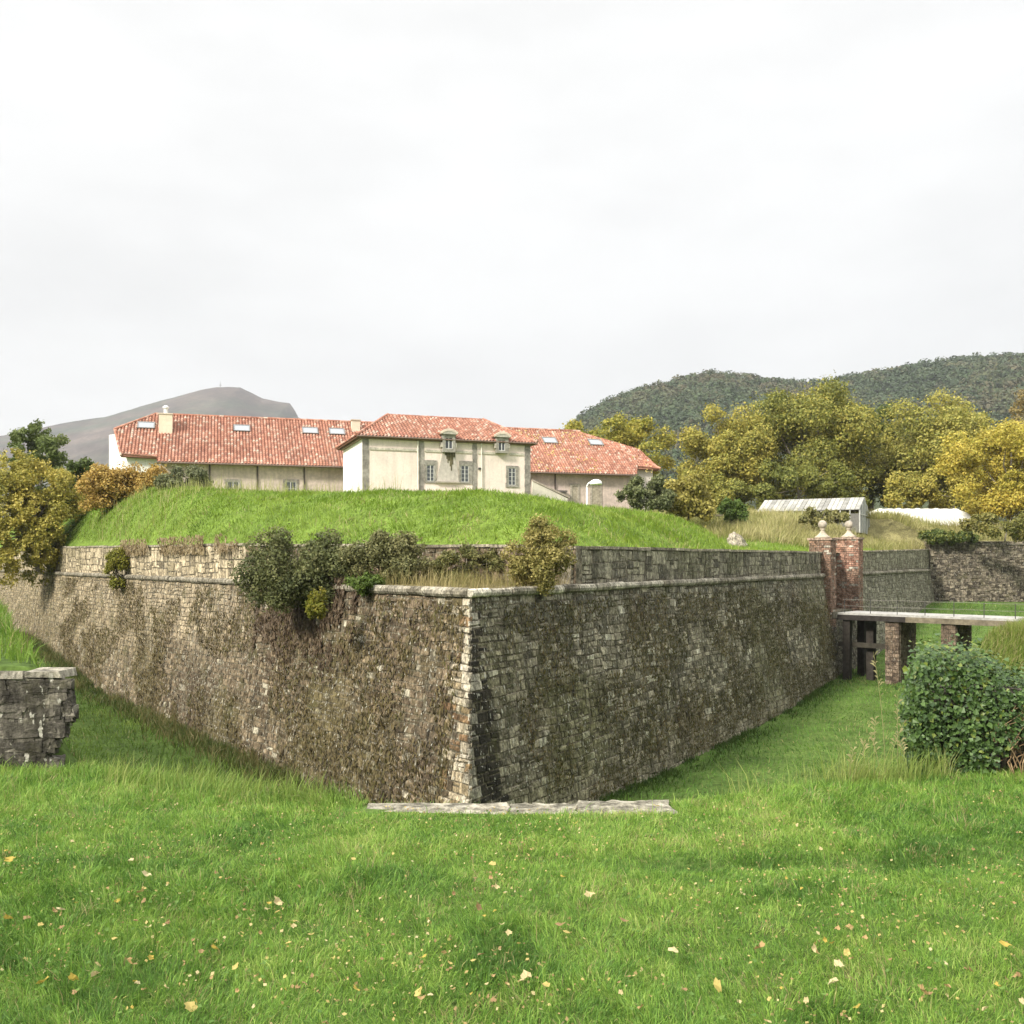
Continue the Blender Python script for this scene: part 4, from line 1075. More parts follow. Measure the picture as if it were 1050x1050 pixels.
# ------------------------------------------------------------------ ivy over the near stub
iv = thing('ivy', 'glossy dark green ivy smothering the low wall stub beside the lawn', 'ivy', (5, 9.6, -.5))
n = 36000
xx = rng.uniform(3.95, 8.6, n); face = rng.random(n)
cs_ = np.zeros((n, 3)); nn = np.zeros((n, 3))
bul = fnoise(xx, face*3, .7, 91)*.30
fr_ = face < .62
zz = rng.uniform(-.64, .74, n)-.12*fnoise(xx, xx*0, .5, 97)-.30*sst(4.35, 5.0, xx)-.06; 
cs_[:] = np.stack([xx, 9.52-bul, zz], -1); nn[:] = (0, -1, .35)
tp = (face >= .62) & (face < .86)
ty_ = rng.uniform(9.4, 10.3, tp.sum()); cs_[tp] = np.stack([xx[tp]+.42*(ty_-9.4), ty_, .55+bul[tp]*.5-.32*sst(4.35, 5.0, xx[tp])+.16*rng.random(tp.sum())**3], -1); nn[tp] = (0, -.3, 1)
en_ = face >= .84
ey_ = rng.uniform(9.45, 10.5, en_.sum()); cs_[en_] = np.stack([4.08+.42*(ey_-9.5)-bul[en_]*.6, ey_, zz[en_]], -1); nn[en_] = (-1, -.3, .3)
# rounded left shoulder, ragged bottom
cz = cs_[:, 2]
cs_[:, 0] += np.where(fr_ | tp, np.clip(4.5-cs_[:, 0], 0, 1)*np.clip(cz-.3, 0, 1)*.15, 0)
lift = np.interp(cs_[:, 0], [3.9, 4.4, 4.7, 5.2, 8], [-.66, -.66, -.35, .02, -.1])
keep = (cz > lift+.3*fnoise(cs_[:, 0], cs_[:, 2], .3, 95)-.1)
cs_ = cs_[keep]; nn = nn[keep]; n = len(cs_)
nn = unit(unit(nn)+rng.normal(0, .42, (n, 3))); cs_ += rng.normal(0, .035, (n, 3)); cs_[:, 0] -= .10*rng.random(n)**3*(cs_[:, 0] < 4.3)+.10*fnoise(cs_[:, 2], cs_[:, 1], .35, 99)*np.clip((4.9-cs_[:, 0])/.6, 0, 1)
V, Fq = rot_quads(cs_, nn, rng.uniform(.013, .022, n)*(1+1.1*rng.random(n)**2), .85, shape='ivy')
f = rng.random(n)[:, None]; col = np.array([.028, .058, .016])*(1-f)+np.array([.09, .155, .036])*f
yl_ = (rng.random(n) < np.where(cs_[:, 2] > .7, .35, .05))[:, None]; col = np.where(yl_, np.array([.15, .19, .03])*(.6+.6*f), col)
mesh_np('foliage', V, Fq, M['ivy'], iv, np.repeat(col, 4, 0))
mb = MB()
for i in range(130):
    x = rng.uniform(4.75, 8.2); z = rng.uniform(-.66, -.4); pts = [(x+rng.normal(0, .035)*k, 9.42-rng.random()*.12, z+.14*k+rng.normal(0, .03)) for k in range(6)]
    mb.tube(pts, [.008, .007, .006, .005, .004, .003], 4, lerp((.14, .09, .045), (.3, .21, .12), rng.random()), False)
mb.build('stem', M['wood'], iv)

# ------------------------------------------------------------------ grasses
def blades(px_, py_, pz_, h, w, col, lean, ang, curl=.5):
    n = len(px_); b = np.stack([px_, py_, pz_], -1)
    dx = np.stack([np.cos(ang), np.sin(ang), np.zeros(n)], -1)
    fa = rng.uniform(0, 2*np.pi, n); sx = np.stack([np.cos(fa), np.sin(fa), np.zeros(n)], -1)
    ln = lean[:, None]; hh = h[:, None]; ww = w[:, None]/2
    up = np.array([0, 0, 1.])
    mid = b+hh*.55*(up*np.cos(ln*.6)+dx*np.sin(ln*.6))
    tip = mid+hh*.5*(up*np.cos(ln*(1+curl))+dx*np.sin(ln*(1+curl)))
    V = np.stack([b-sx*ww, b+sx*ww, mid-sx*ww*.8, mid+sx*ww*.8, tip], 1).reshape(-1, 3)
    i = (np.arange(n)*5)[:, None]
    Ft = np.concatenate([i+np.array([0, 1, 3]), i+np.array([0, 3, 2]), i+np.array([2, 3, 4])], 0)
    c = np.repeat(col, 5, 0).reshape(n, 5, 3)
    return V, Ft, c.reshape(-1, 3)
def pick(pal, t):
    pal = np.array(pal); t = np.clip(t, 0, .999)*(len(pal)-1); i = t.astype(int); f = (t-i)[:, None]
    return pal[i]*(1-f)+pal[np.minimum(i+1, len(pal)-1)]*f
LAWN = [(.07, .15, .027), (.135, .26, .04), (.215, .35, .056), (.31, .41, .09), (.41, .42, .16)]
def lawn_pts(n, y0, y1, pw_=1.0):
    t = rng.random(n)**pw_; y = y0+(y1-y0)*t; x = (rng.random(n)*2-1)*(.56*y+2.3); return x, y
N1 = 780000
x, y = lawn_pts(N1, 2.6, 10.6)
ye = np.interp(x, EDX, EDY); k = y < ye+.9
ond = ((x > -1.2) & (x < 1.3) & (y > 7.6) & (y < 8.02)); k &= ~ond
k &= ~((x < -4.3) & (y > 9.7)); k &= ~((x > 3.85) & (y > 9.55))
x, y = x[k], y[k]; n = len(x)
cl = fnoise(x, y, .55, 101); c2 = fnoise(x, y, 1.7, 103); dk = fnoise(x, y, .9, 105)
z = h_out(x, y)
dense = sst(.52, .66, dk)
dip_shade = np.exp(-((x-2.0)/1.5)**2-((y-6.2)/.22)**2); bl_ = sst(-.6, -2.2, x)*sst(5.4, 4.2, y)  # shade of the shallow hollow, painted as a darker strip of grass
h = (.026+.045*cl+.02*dense)*rng.uniform(.5, 1.4, n)*(1+.6*bl_)+np.where(rng.random(n) < .012, .09, 0)+.07*sst(6.8, 9, y)*rng.random(n)**2*np.where(x < -1.4, 1.5, np.where(x > 1.4, 1, .15))
w = rng.uniform(.0022, .0052, n)*(1+.25*dense)*np.clip(y/6, .85, 1.5)
ang = fnoise(x, y, .3, 107)*16+rng.normal(0, .9, n); lean = np.abs(rng.normal(.85, .4, n))
c4 = fnoise(x, y, .16, 113, 2); t = .40+.36*(c2-.5)+.45*(cl-.5)+.5*(c4-.5)+rng.normal(0, .20, n)-.15*dense-.20*bl_-.30*dip_shade
col = pick(LAWN, t)*rng.uniform(.8, 1.2, (n, 1))
dry = rng.random(n) < .03+.16*sst(.6, .75, fnoise(x, y, .22, 117, 2)); col[dry] = np.array([.38, .32, .15])*rng.uniform(.6, 1.1, (dry.sum(), 1))
V, Ft, c = blades(x, y, z-.005, h, w, col, lean, ang)
o = mesh_np('lawn_grass', V, Ft, M['grass'], None, c); tag(o, 'short tousled green grass of the lawn in front', 'grass', kind='stuff')
# broad-leaved weeds among the grass
n = 3400; x, y = lawn_pts(n, 2.8, 7.6); kk = fnoise(x, y, .7, 111) > .5; x, y = x[kk], y[kk]; n = len(x)
V, Fq = rot_quads(np.stack([x, y, h_out(x, y)+rng.uniform(.03, .09, n)], -1), unit(rng.normal(0, .45, (n, 3))+np.array([0, 0, 1.])), rng.uniform(.007, .015, n), .8, shape='ivy')
o = mesh_np('lawn_weeds', V, Fq, M['leaf'], None, np.repeat(pick([(.08, .16, .03), (.14, .23, .045)], rng.random(n)), 4, 0)); tag(o, 'clover and small broad leaves low in the lawn', 'weeds', kind='stuff')

n = 12000; x, y = lawn_pts(n, 2.8, 8.6, 1.2); kk = (fnoise(x, y, .6, 121, 2)+.3*rng.random(n) > .62) & (y < np.interp(x, EDX, EDY)-.2); x, y = x[kk], y[kk]; n = len(x)
V, Fq = rot_quads(np.stack([x, y, h_out(x, y)+rng.uniform(.015, .05, n)], -1), unit(rng.normal(0, .5, (n, 3))+np.array([0, -.2, 1.])), rng.uniform(.004, .012, n), .75)
o = mesh_np('leaf_crumbs', V, Fq, M['leaf'], None, np.repeat(pick([(.24, .15, .07), (.36, .25, .11), (.46, .36, .12), (.52, .44, .25)], rng.random(n)), 4, 0)); tag(o, 'small bits of dead leaf caught in the lawn grass', 'leaf litter', kind='stuff')
# glacis grass behind the two stubs
def patch(n, fx, fy, hf, h0, h1, w0, w1, pal, tb, name, label, seed, keepf=None, lean=.6, zoff=-.01, tsc=2.5, cat='grass'):
    x, y = fx(n), fy(n)
    if callable(keepf): k = keepf(x, y); x, y = x[k], y[k]
    n = len(x); cl = fnoise(x, y, tsc, seed); c2 = fnoise(x, y, tsc*.3, seed+3)
    h = rng.uniform(h0, h1, n)*(.6+.8*cl); w = rng.uniform(w0, w1, n)
    if 'moat' in name: w = w*np.clip(y/30, .15, 1); h = h*np.clip(y/22, .35, 1)
    t = tb+.7*(cl-.5)+.5*(c2-.5)+rng.normal(0, .14, n)
    col = pick(pal, t)*rng.uniform(.8, 1.2, (n, 1))
    if name in ('mound_grass', 'moat_grass', 'bank_grass', 'rampart_grass'):
        dr = rng.random(n) < .02+.22*sst(.56, .72, fnoise(x, y, tsc*.8, seed+11)); col[dr] = np.array([.36, .33, .14])*rng.uniform(.6, 1.1, (dr.sum(), 1))
    V, Ft, c = blades(x, y, hf(x, y)+zoff, h, w, col, np.abs(rng.normal(lean, .3, n)), fnoise(x, y, tsc, seed+5)*14+rng.normal(0, .6, n))
    o = mesh_np(name, V, Ft, M['grass'], None, c); tag(o, label, cat, kind='stuff'); return o
def outside_edge(x, y): return y < np.interp(x, EDX, EDY)-.05
GRS = [(.06, .12, .018), (.11, .20, .026), (.17, .27, .04), (.23, .30, .065)]
patch(26000, lambda n: rng.uniform(-16, -4.4, n), lambda n: rng.uniform(10.4, 26, n), h_out, .12, .34, .008, .018, GRS, .55, 'bank_grass', 'rough grass on the bank behind the broken dark wall', 131, outside_edge)
patch(90000, lambda n: rng.uniform(4.1, 11, n), lambda n: rng.uniform(9.9, 15, n), h_out, .08, .20, .005, .011, [(.08, .14, .02), (.16, .21, .04), (.24, .27, .07), (.34, .31, .13)], .45, 'bank_grass', 'tall pale grass on the bank above the ivy', 133, outside_edge, .45)
# moat floor
def inmoat(x, y):
    ye = np.interp(x, EDX, EDY); rr_ = (x-C0[0])*nR[0]+(y-C0[1])*nR[1]; ll = (x-C0[0])*nL[0]+(y-C0[1])*nL[1]
    return (y > ye-.2) & ((rr_ > .8) | (ll > .8))
MOAT = [(.055, .125, .022), (.09, .19, .03), (.14, .255, .04), (.21, .30, .06)]
patch(150000, lambda n: rng.uniform(-1, 44, n), lambda n: 8+82*rng.random(n)**1.1, h_out, .08, .30, .016, .045, MOAT, .40, 'moat_grass', 'green grass covering the moat floor below the shaded wall', 141, lambda x, y: inmoat(x, y) & (x > .15*(y-27)) & (x < .62*y), .8, -.02, 4)
patch(120000, lambda n: rng.uniform(-44, -1, n), lambda n: 8+76*rng.random(n)**1.3, h_out, .12, .42, .016, .045, [(.065, .125, .022), (.115, .20, .03), (.18, .265, .045), (.26, .31, .085)], .46, 'moat_grass', 'rougher weedy grass filling the moat below the sunlit wall', 143, lambda x, y: inmoat(x, y) & (x > -.62*y) & (x < -.2*(y-9)), .7, -.02, 3)
patch(60000, lambda n: rng.uniform(-7, -.9, n), lambda n: rng.uniform(7.9, 17, n), h_out, .12, .34, .02, .034, [(.07, .13, .022), (.12, .21, .03), (.18, .27, .042), (.26, .30, .08)], .46, 'moat_grass', 'grass on the near slope running down from the lawn into the moat', 145, lambda x, y: (y > np.interp(x, EDX, EDY)) & (x > -.6*y), .75, -.02, 1.2)
EDG = [(.10, .17, .03), (.18, .26, .05), (.28, .32, .09), (.40, .38, .18)]
patch(7000, lambda n: rng.uniform(1.4, 4.2, n), lambda n: 8.2+1.6*rng.random(n), h_out, .14, .42, .004, .008, EDG, .5, 'edge_grass', 'long pale grass along the lawn edge beside the ivy', 147, lambda x, y: (np.abs(y-np.interp(x, EDX, EDY)) < .5) & (fnoise(x, y, .5, 149) > .42) & (rng.random(len(x)) < sst(1.4, 3.4, x)), .45, -.02, .6)
patch(6000, lambda n: rng.uniform(-4.3, -1.2, n), lambda n: 7.8+2*rng.random(n), h_out, .10, .32, .004, .009, EDG, .4, 'edge_grass', 'long rough grass along the lawn edge beside the broken wall', 148, lambda x, y: (np.abs(y-np.interp(x, EDX, EDY)) < .55) & (fnoise(x, y, .5, 150) > .42), .5, -.02, .6)
# taller weeds at the wall foot
def foot(A, d, n2, L, n, seed, name, label, hh, pal):
    s = rng.uniform(-1, L, n); off = 1.0+rng.exponential(.35, n)
    xy = A+d*s[:, None]+n2*off[:, None]; x, y = xy[:, 0], xy[:, 1]
    cl = fnoise(s, off, 1.2, seed); k = cl > .35; x, y, cl = x[k], y[k], cl[k]; n = len(x)
    V, Ft, c = blades(x, y, h_out(x, y)-.03, rng.uniform(*hh, n)*(.3+cl), rng.uniform(.02, .05, n), pick(pal, cl+rng.normal(0, .2, n)), np.abs(rng.normal(.5, .3, n)), rng.uniform(0, 6.28, n))
    o = mesh_np(name, V, Ft, M['grass'], None, c); tag(o, label, 'weeds', kind='stuff')
foot(C0, dL, nL, 62, 16000, 151, 'wall_foot_weeds', 'tall weeds along the foot of the sunlit wall', (.3, .9), [(.03, .055, .012), (.06, .10, .018), (.14, .14, .05), (.22, .18, .08)])
foot(C0, dR, nR, 40, 6000, 153, 'wall_foot_weeds', 'thin weeds along the foot of the shaded wall', (.1, .4), [(.025, .05, .012), (.05, .09, .016), (.09, .13, .03)])
# mound grass
def inb(x, y):
    ddR = -((x-C0[0])*nR[0]+(y-C0[1])*nR[1]); ddL = -((x-C0[0])*nL[0]+(y-C0[1])*nL[1]); ddC = -((x-PL[0])*cut_n[0]+(y-PL[1])*cut_n[1])
    return (ddR > .55) & (ddL > .55) & (ddC > .55)
patch(230000, lambda n: rng.uniform(-36, 16, n), lambda n: rng.uniform(32, 74, n), h_in, .10, .36, .018, .045, [(.085, .155, .018), (.15, .24, .026), (.21, .30, .036), (.28, .34, .07)], .50, 'mound_grass', 'bright grass over the earth mound on the bastion', 161, lambda x, y: inb(x, y) & (y < 58+.0*x-.55*x), .75, -.02, 2.2)
patch(2200, lambda n: rng.uniform(-32, -6, n), lambda n: rng.uniform(52, 68, n), h_in, .5, 1.2, .02, .035, [(.24, .26, .07), (.36, .36, .13), (.42, .38, .2)], .5, 'mound_tall_grass', 'taller pale grass standing along the crest of the mound', 163, inb, .25)
patch(40000, lambda n: rng.uniform(6, 36, n), lambda n: rng.uniform(42, 80, n), h_in, .12, .4, .02, .045, [(.11, .19, .02), (.18, .27, .03), (.25, .32, .05)], .55, 'rampart_grass', 'mown bright grass strip behind the parapet near the gate', 165, inb, .6)
patch(95000, lambda n: rng.uniform(9, 72, n), lambda n: rng.uniform(75, 106, n), h_in, .4, 1.15, .03, .075, [(.16, .19, .05), (.27, .27, .09), (.38, .34, .15), (.46, .41, .22)], .45, 'field_scrub', 'rank brownish grass and bramble covering the field', 167, lambda x, y: ((y > 93.3) | inb(x, y)) & ((x < 30) | (y < 99)), .5, -.05, 5, 'scrub')
patch(9000, lambda n: rng.uniform(-12, 3, n), lambda n: rng.uniform(27, 40, n), lambda x, y: .78+0*x, -.0+.15, .8, .010, .024, [(.16, .17, .05), (.26, .22, .09), (.38, .31, .15)], .5, 'terrace_grass', 'dry straw-coloured grass on the terrace behind the cordon', 169, lambda x, y: (-((x-C0[0])*nR[0]+(y-C0[1])*nR[1]) > .1) & (-((x-C0[0])*nL[0]+(y-C0[1])*nL[1]) > .1) & (((x-PL[0])*cut_n[0]+(y-PL[1])*cut_n[1]) > .1), .4)
# dead grass hanging over the sunlit parapet
def hanging(A, d, n2, s0, s1, z0, z1, n, seed, pal, name, label, size=(.05, .11), thr=.5, cat='weeds', sc=2.0, zoffs=0., down=1., dens=None):
    s = rng.uniform(s0, s1, n); z = rng.uniform(z0, z1, n)
    k = fnoise(s, z*1.3, sc, seed, 4) > thr
    if dens is not None: k &= rng.random(n) < dens(s, z)
    s, z = s[k], z[k]; n = len(s)
    off = BAT*np.maximum(ZC-z, 0)+rng.uniform(.02, .14, n)
    xy = A+d*s[:, None]+n2*off[:, None]; c = np.stack([xy[:, 0], xy[:, 1], z], -1)
    # narrow hanging leaves
    t = unit(np.stack([rng.normal(0, .35, n), rng.normal(0, .35, n), -np.abs(rng.normal(1, .3, n))*down+rng.normal(0, .5, n)*(1-down)], -1))
    b = unit(np.cross(t, np.tile(np.append(n2, .4), (n, 1))+rng.normal(0, .5, (n, 3)))); sz = rng.uniform(*size, n)[:, None]
    V = np.stack([c-t*sz, c-b*sz*.35, c+t*sz, c+b*sz*.35], 1).reshape(-1, 3)
    col = pick(pal, fnoise(s, z, sc*.6, seed+9)*.9+rng.normal(0, .25, n))
    o = mesh_np(name, V, np.arange(4*n).reshape(n, 4), M['leaf'], None, np.repeat(col, 4, 0)); tag(o, label, cat, kind='stuff')
BRN = [(.05, .04, .02), (.10, .078, .034), (.15, .115, .05), (.20, .16, .075)]
OLW = [(.045, .045, .016), (.085, .08, .028), (.13, .115, .04), (.17, .14, .055)]
hanging(C0, dL, nL, 0, 50, -6, .4, 30000, 171, BRN+OLW[1:3], 'wall_weeds', 'brown and olive creeping weeds clinging to the sunlit wall', thr=.50)
hanging(C0, dR, nR, 1.5, 38, -6, .3, 42000, 173, [(.06, .052, .022)]+OLW+[(.15, .095, .045), (.3, .26, .13)], 'wall_weeds', 'olive moss tufts and creeping weeds on the shaded wall', (.03, .075), thr=.47)
hanging(C0, dL, nL, 6.5, 15, -2.6, 1.0, 9000, 175, [(.085, .06, .04), (.14, .10, .065), (.2, .15, .09)], 'dead_creeper', 'dead brown creeper hanging beneath the dark bush', (.06, .14), thr=.36, sc=1.2, dens=lambda s, z: np.clip((z+2.6)/2.4, 0, 1))
hanging(C0-nL*.0, dL, nL, 16, 36, 1.9, 2.75, 2600, 177, [(.2, .15, .08), (.30, .23, .13), (.34, .28, .15)], 'dead_grass', 'dry brown grass hanging over the sunlit parapet', (.06, .14), thr=.52, sc=3)

# tall dry stalks on the slope beyond the ivy end
stk = MB()
GS = 'tall dry grass stalks beside the ivy'
for i, (px, pyt, pyb, Yd) in enumerate(((906, 668, 800, 9.3), (895, 735, 806, 9.2), (914, 742, 806, 9.4), (921, 712, 800, 9.5), (902, 752, 806, 9.15), (884, 760, 806, 9.1), (929, 760, 803, 9.3), (872, 768, 808, 9.0))):
    p0 = P(px+rng.normal(0, 3), pyb, Yd); p0[2] = float(h_out(p0[0], p0[1])); p1 = P(px, pyt, Yd)
    ben = rng.normal(0, .05)
    m_ = MB(); m_.tube([p0+(p1-p0)*t+np.array([ben*t*t, 0, 0]) for t in np.linspace(0, 1, 6)], [.0035, .003, .003, .0025, .002, .001], 5, (.36, .33, .16))
    for j in range(16):
        t = rng.uniform(.55, 1); c = p0+(p1-p0)*t+np.array([ben*t*t, 0, 0]); s = rng.uniform(.015, .04); a = rng.uniform(0, 6.28)
        m_.add([c, c+np.array([math.cos(a)*s, math.sin(a)*s*.3, s*.8]), c+np.array([math.cos(a)*s*1.6, math.sin(a)*s*.5, s*1.1]), c+np.array([math.cos(a)*s*.7, 0, s*1.2])], [(0, 1, 2, 3)], (.38, .34, .17))
    o = m_.build('grass_stalk', M['grass'], None, loc=p0)
    tag(o, 'tallest thin dry stalk rising in front of the bridge pier' if i == 0 else 'thin dry grass stalk at the lawn edge beside the ivy', 'grass stalk', GS)

# fallen leaves on the lawn: each its own object, sharing a few meshes
def leaf_mesh(nm, col, curl, seed):
    r = np.random.default_rng(seed); n = 12; V = [(0, 0, .004)]
    for i in range(n):
        a = 2*math.pi*i/n; rad = (.55+.45*abs(math.cos(2.5*a)))*(.9+.2*r.random())
        V.append((rad*math.cos(a), .8*rad*math.sin(a), curl*(math.cos(a)**2)+.12*r.random()))
    me = bpy.data.meshes.new(nm); me.from_pydata(V, [], [(0, 1+i, 1+(i+1) % n) for i in range(n)])
    cc = np.array([np.array(col)*r.uniform(.75, 1.15) for _ in V]); setcol(me, cc); me.materials.append(M['leaf']); return me
kinds = [('yellow fallen leaf lying curled on the lawn', [leaf_mesh('fallen_leaf', c, k, 10+i) for i, (c, k) in enumerate((((.50, .37, .08), .35), ((.56, .44, .15), .2)))]),
         ('tan brown fallen leaf lying on the lawn', [leaf_mesh('fallen_leaf', c, k, 20+i) for i, (c, k) in enumerate((((.40, .27, .12), .5), ((.33, .21, .10), .3)))]),
         ('pale cream fallen leaf lying on the lawn', [leaf_mesh('fallen_leaf', c, k, 30+i) for i, (c, k) in enumerate((((.60, .50, .28), .3), ((.52, .42, .22), .45)))])]
def put_leaf(x, y, s, k):
    lab, mm_ = kinds[k]; o = bpy.data.objects.new('fallen_leaf', random.choice(mm_)); COL.objects.link(o)
    o.location = (x, y, float(h_out(x, y))+random.uniform(.035, .075)); o.scale = (s, s, s)
    o.rotation_euler = (random.gauss(0, .4), random.gauss(0, .4), random.uniform(0, 6.28)); tag(o, lab, 'leaf', 'fallen leaves on the lawn')
def at_lawn(px, py):
    k = (py-HY)/F; Y = EYE/(k-.05); return XY(px, Y), Y
for (px, py, s, k) in ((150, 910, .036, 2), (145, 925, .03, 1), (10, 892, .035, 0), (134, 894, .026, 2), (8, 954, .034, 0), (62, 945, .03, 2), (45, 1016, .034, 0), (75, 1018, .03, 0), (98, 1010, .028, 2), (195, 1042, .034, 0), (135, 1005, .03, 1), (220, 985, .026, 0), (242, 1004, .024, 0), (430, 1033, .03, 0), (28, 955, .028, 1), (540, 1022, .034, 2), (575, 962, .03, 1), (582, 965, .03, 0), (735, 1025, .035, 0), (690, 992, .035, 2), (640, 958, .03, 1), (605, 926, .035, 2), (673, 833, .035, 0), (945, 1025, .034, 1), (870, 960, .03, 1), (1030, 985, .03, 0), (505, 898, .03, 0), (490, 945, .028, 1), (285, 935, .035, 2), (300, 952, .03, 0), (860, 1005, .03, 2), (780, 990, .035, 1), (855, 1020, .035, 2)):
    x, y = at_lawn(px, py); put_leaf(x, y, s, k)
for i in range(265):
    px = random.uniform(-20, 1070); py = 845+205*random.random()**.8
    if fnoise(px, py, 120, 191) < .42: continue
    x, y = at_lawn(px, py); put_leaf(x, y, random.uniform(.010, .022), random.choices((0, 1, 2), (.3, .45, .25))[0])

# ------------------------------------------------------------------ things in the field
gh = thing('greenhouse', 'long grey greenhouse with low ribbed roof and glazed gable', 'greenhouse', (*P(784, 530, 97)[:2], 5))
g0 = P(784, 512.4, 97); gd = np.array([.88, -.475]); gd /= np.linalg.norm(gd); gw = np.array([-gd[1], gd[0]]); gw = gw if gw[1] > 0 else -gw
def frG(a, b, z): xy = g0[:2]+gd*a+gw*b; return np.array([xy[0], xy[1], z])
k_ = (886.6-CX)/F; GLn = (k_*g0[1]-g0[0])/(gd[0]-k_*gd[1]); zr = g0[2]-.1; hw = 3.0; zev = zr-1.25; zg0 = 4.2
mb = MB()
for sd in (-1, 1):
    nn_ = 22
    for i in range(nn_):
        a0_, a1_ = GLn*i/nn_+.02, GLn*(i+1)/nn_-.02; c = lerp((.22, .215, .195), (.38, .37, .33), random.random())
        mb.hexa(np.array([frG(a, b, z+t) for t in (0, .05) for (a, b, z) in ((a0_, 0, zr), (a1_, 0, zr), (a1_, sd*hw, zev), (a0_, sd*hw, zev))]), c)
mb.build('roof', M['conc'], gh)
mb = MB()
for sd in (-1, 1): mb.box(frG, 0, GLn, sd*hw*.97-.03, sd*hw*.97+.03, zg0, zev-.35, (.12, .115, .10))
for i in range(12): mb.box(frG, GLn*i/11-.05, GLn*i/11+.05, -hw*.97-.06, -hw*.97+.05, zg0, zev-.03, (.4, .4, .37))
mb.build('side_wall', M['metal'], gh)
mb = MB()
for a in (.05, GLn-.05): mb.prism([frG(a, -hw*.96, zg0), frG(a, hw*.96, zg0), frG(a, hw*.96, zev-.02), frG(a, 0, zr-.06), frG(a, -hw*.96, zev-.02)], frG(.04, 0, 0)-frG(0, 0, 0), (.30, .31, .29))
gg = mb.build('gable', M['conc'], gh)
mb = MB()
for b in (-2.85, -1.4, 0, 1.4, 2.85): mb.box(frG, GLn-.005, GLn+.05, b-.05, b+.05, zg0, zr-1.25*abs(b)/hw-.08, (.56, .56, .52))
mb.box(frG, GLn, GLn+.056, -2.8, 2.8, zev-.45, zev-.35, (.56, .56, .52)); mb.build('glazing_bar', M['paint'], gg)
# polytunnel
pt = thing('polytunnel', 'white plastic polytunnel with rounded ends in the field', 'polytunnel', (*P(948, 534, 100)[:2], 4.6))
nA, nS = 25, 15; V = []; c0 = P(948, 534, 100); Lx = XY(1006, 100)-XY(889, 100)
for i in range(nA):
    u = -1+2*i/(nA-1); e = max(0, (abs(u)-.62)/.38); sc_ = math.sqrt(max(0, 1-e*e*.97))
    for j in range(nS):
        a = math.pi*j/(nS-1); V.append((c0[0]+u*Lx/2, c0[1]+2.0-2.6*math.cos(a)*(.55+.45*sc_), 4.8+sc_*2.25*math.sin(a)**.8*(1+.012*math.cos(i*math.pi))))
ii = np.arange(nA*nS).reshape(nA, nS)
mesh_np('cover', np.array(V), np.stack([ii[:-1, :-1], ii[1:, :-1], ii[1:, 1:], ii[:-1, 1:]], -1).reshape(-1, 4), M['paint'], pt, np.tile((.62, .60, .53), (len(V), 1)), True)
mb = MB()
for i in (4, 8, 12, 16, 20):
    mb.tube([np.array(V[i*nS+j])+np.array([0, 0, .012]) for j in range(nS)], .03, 5, (.62, .61, .56))
mb.build('hoop', M['metal'], pt, True)
# boulder
mb = MB(); bc = P(757, 550, 72); bc[2] = float(h_in(bc[0], bc[1])); n_, m_ = 16, 10; V = []
for i in range(m_):
    for j in range(n_):
        th = math.pi*i/(m_-1)/2*1.1; ph = 2*math.pi*j/n_; r = .74*(1+.9*(float(fnoise(math.cos(ph)*2+5, math.sin(ph)*2+th*2+5, 1.0, 5))-.5)) 
        V.append(bc+np.array([1.0*r*math.sin(th)**.7*math.cos(ph)-.25*r*math.cos(th), .8*r*math.sin(th)**.7*math.sin(ph), -.1+1.35*r*math.cos(th)]))
mb.add(V, [(i*n_+j, i*n_+(j+1) % n_, (i+1)*n_+(j+1) % n_, (i+1)*n_+j) for i in range(m_-1) for j in range(n_)], (.33, .29, .23))
o = mb.build('boulder', M['boulder'], None, False, loc=bc); tag(o, 'pale pointed boulder standing in the grass before the field', 'boulder')
# low dark shed
sh = thing('shed', 'low dark open-fronted shed beyond the end of the mound', 'shed', (*P(728, 535, 86)[:2], 4.6))
s0 = P(728, 535, 86); frS = lambda a, b, z: np.array([s0[0]+a, s0[1]+b, z])
mb = MB(); mb.box(frS, -.9, .9, .6, .68, 4.0, 5.55, (.05, .045, .035)); mb.box(frS, -.9, -.8, 0, .6, 4.0, 5.55, (.1, .085, .06)); mb.box(frS, .8, .9, 0, .6, 4.0, 5.55, (.1, .085, .06)); mb.build('wall', M['wood'], sh)
mb = MB(); mb.box(frS, -1.1, 1.1, -.3, .85, 5.553, 5.68, (.11, .095, .075)); mb.build('roof', M['wood'], sh)

# ------------------------------------------------------------------ hills
def profile(pts, px): p = np.array(pts); return np.interp(px, p[:, 0], p[:, 1])
# far mountain
MY = 2600.
mp = [(-400, 520), (-200, 490), (-60, 462), (0, 447), (25, 443), (50, 437), (75, 432), (110, 427), (140, 418), (165, 411), (185, 405.5), (205, 400), (222, 397), (246, 397), (258, 403), (270, 409), (283, 411.5), (297, 413.5), (302, 420), (306, 428), (330, 436), (380, 452), (450, 478), (560, 520), (700, 560)]
pxs = np.arange(-420, 720, 3.); vs = np.linspace(-1, 1, 61)
PX, VV = np.meshgrid(pxs, vs)
hz = (HY-profile(mp, PX))/F*MY+2*(fnoise(PX, VV*0, 9, 3)-.5)
XX = (PX-CX)/F*MY; YY = MY+VV*900
fall_ = np.clip(1-np.abs(VV), 0, 1)**.9
ZZ = np.maximum(hz*fall_+EYE+(60*(fnoise(XX, YY, 260, 7, 5)-.5)+14*(fnoise(XX, YY, 60, 9, 4)-.5))*np.sqrt(np.abs(VV))*fall_, -5)
ii = np.arange(PX.size).reshape(PX.shape)
nz = fnoise(XX, YY, 200, 11, 5)[..., None]; n2 = fnoise(XX*.6+YY*.8, YY*2.2+ZZ*3, 160, 13, 5)[..., None]
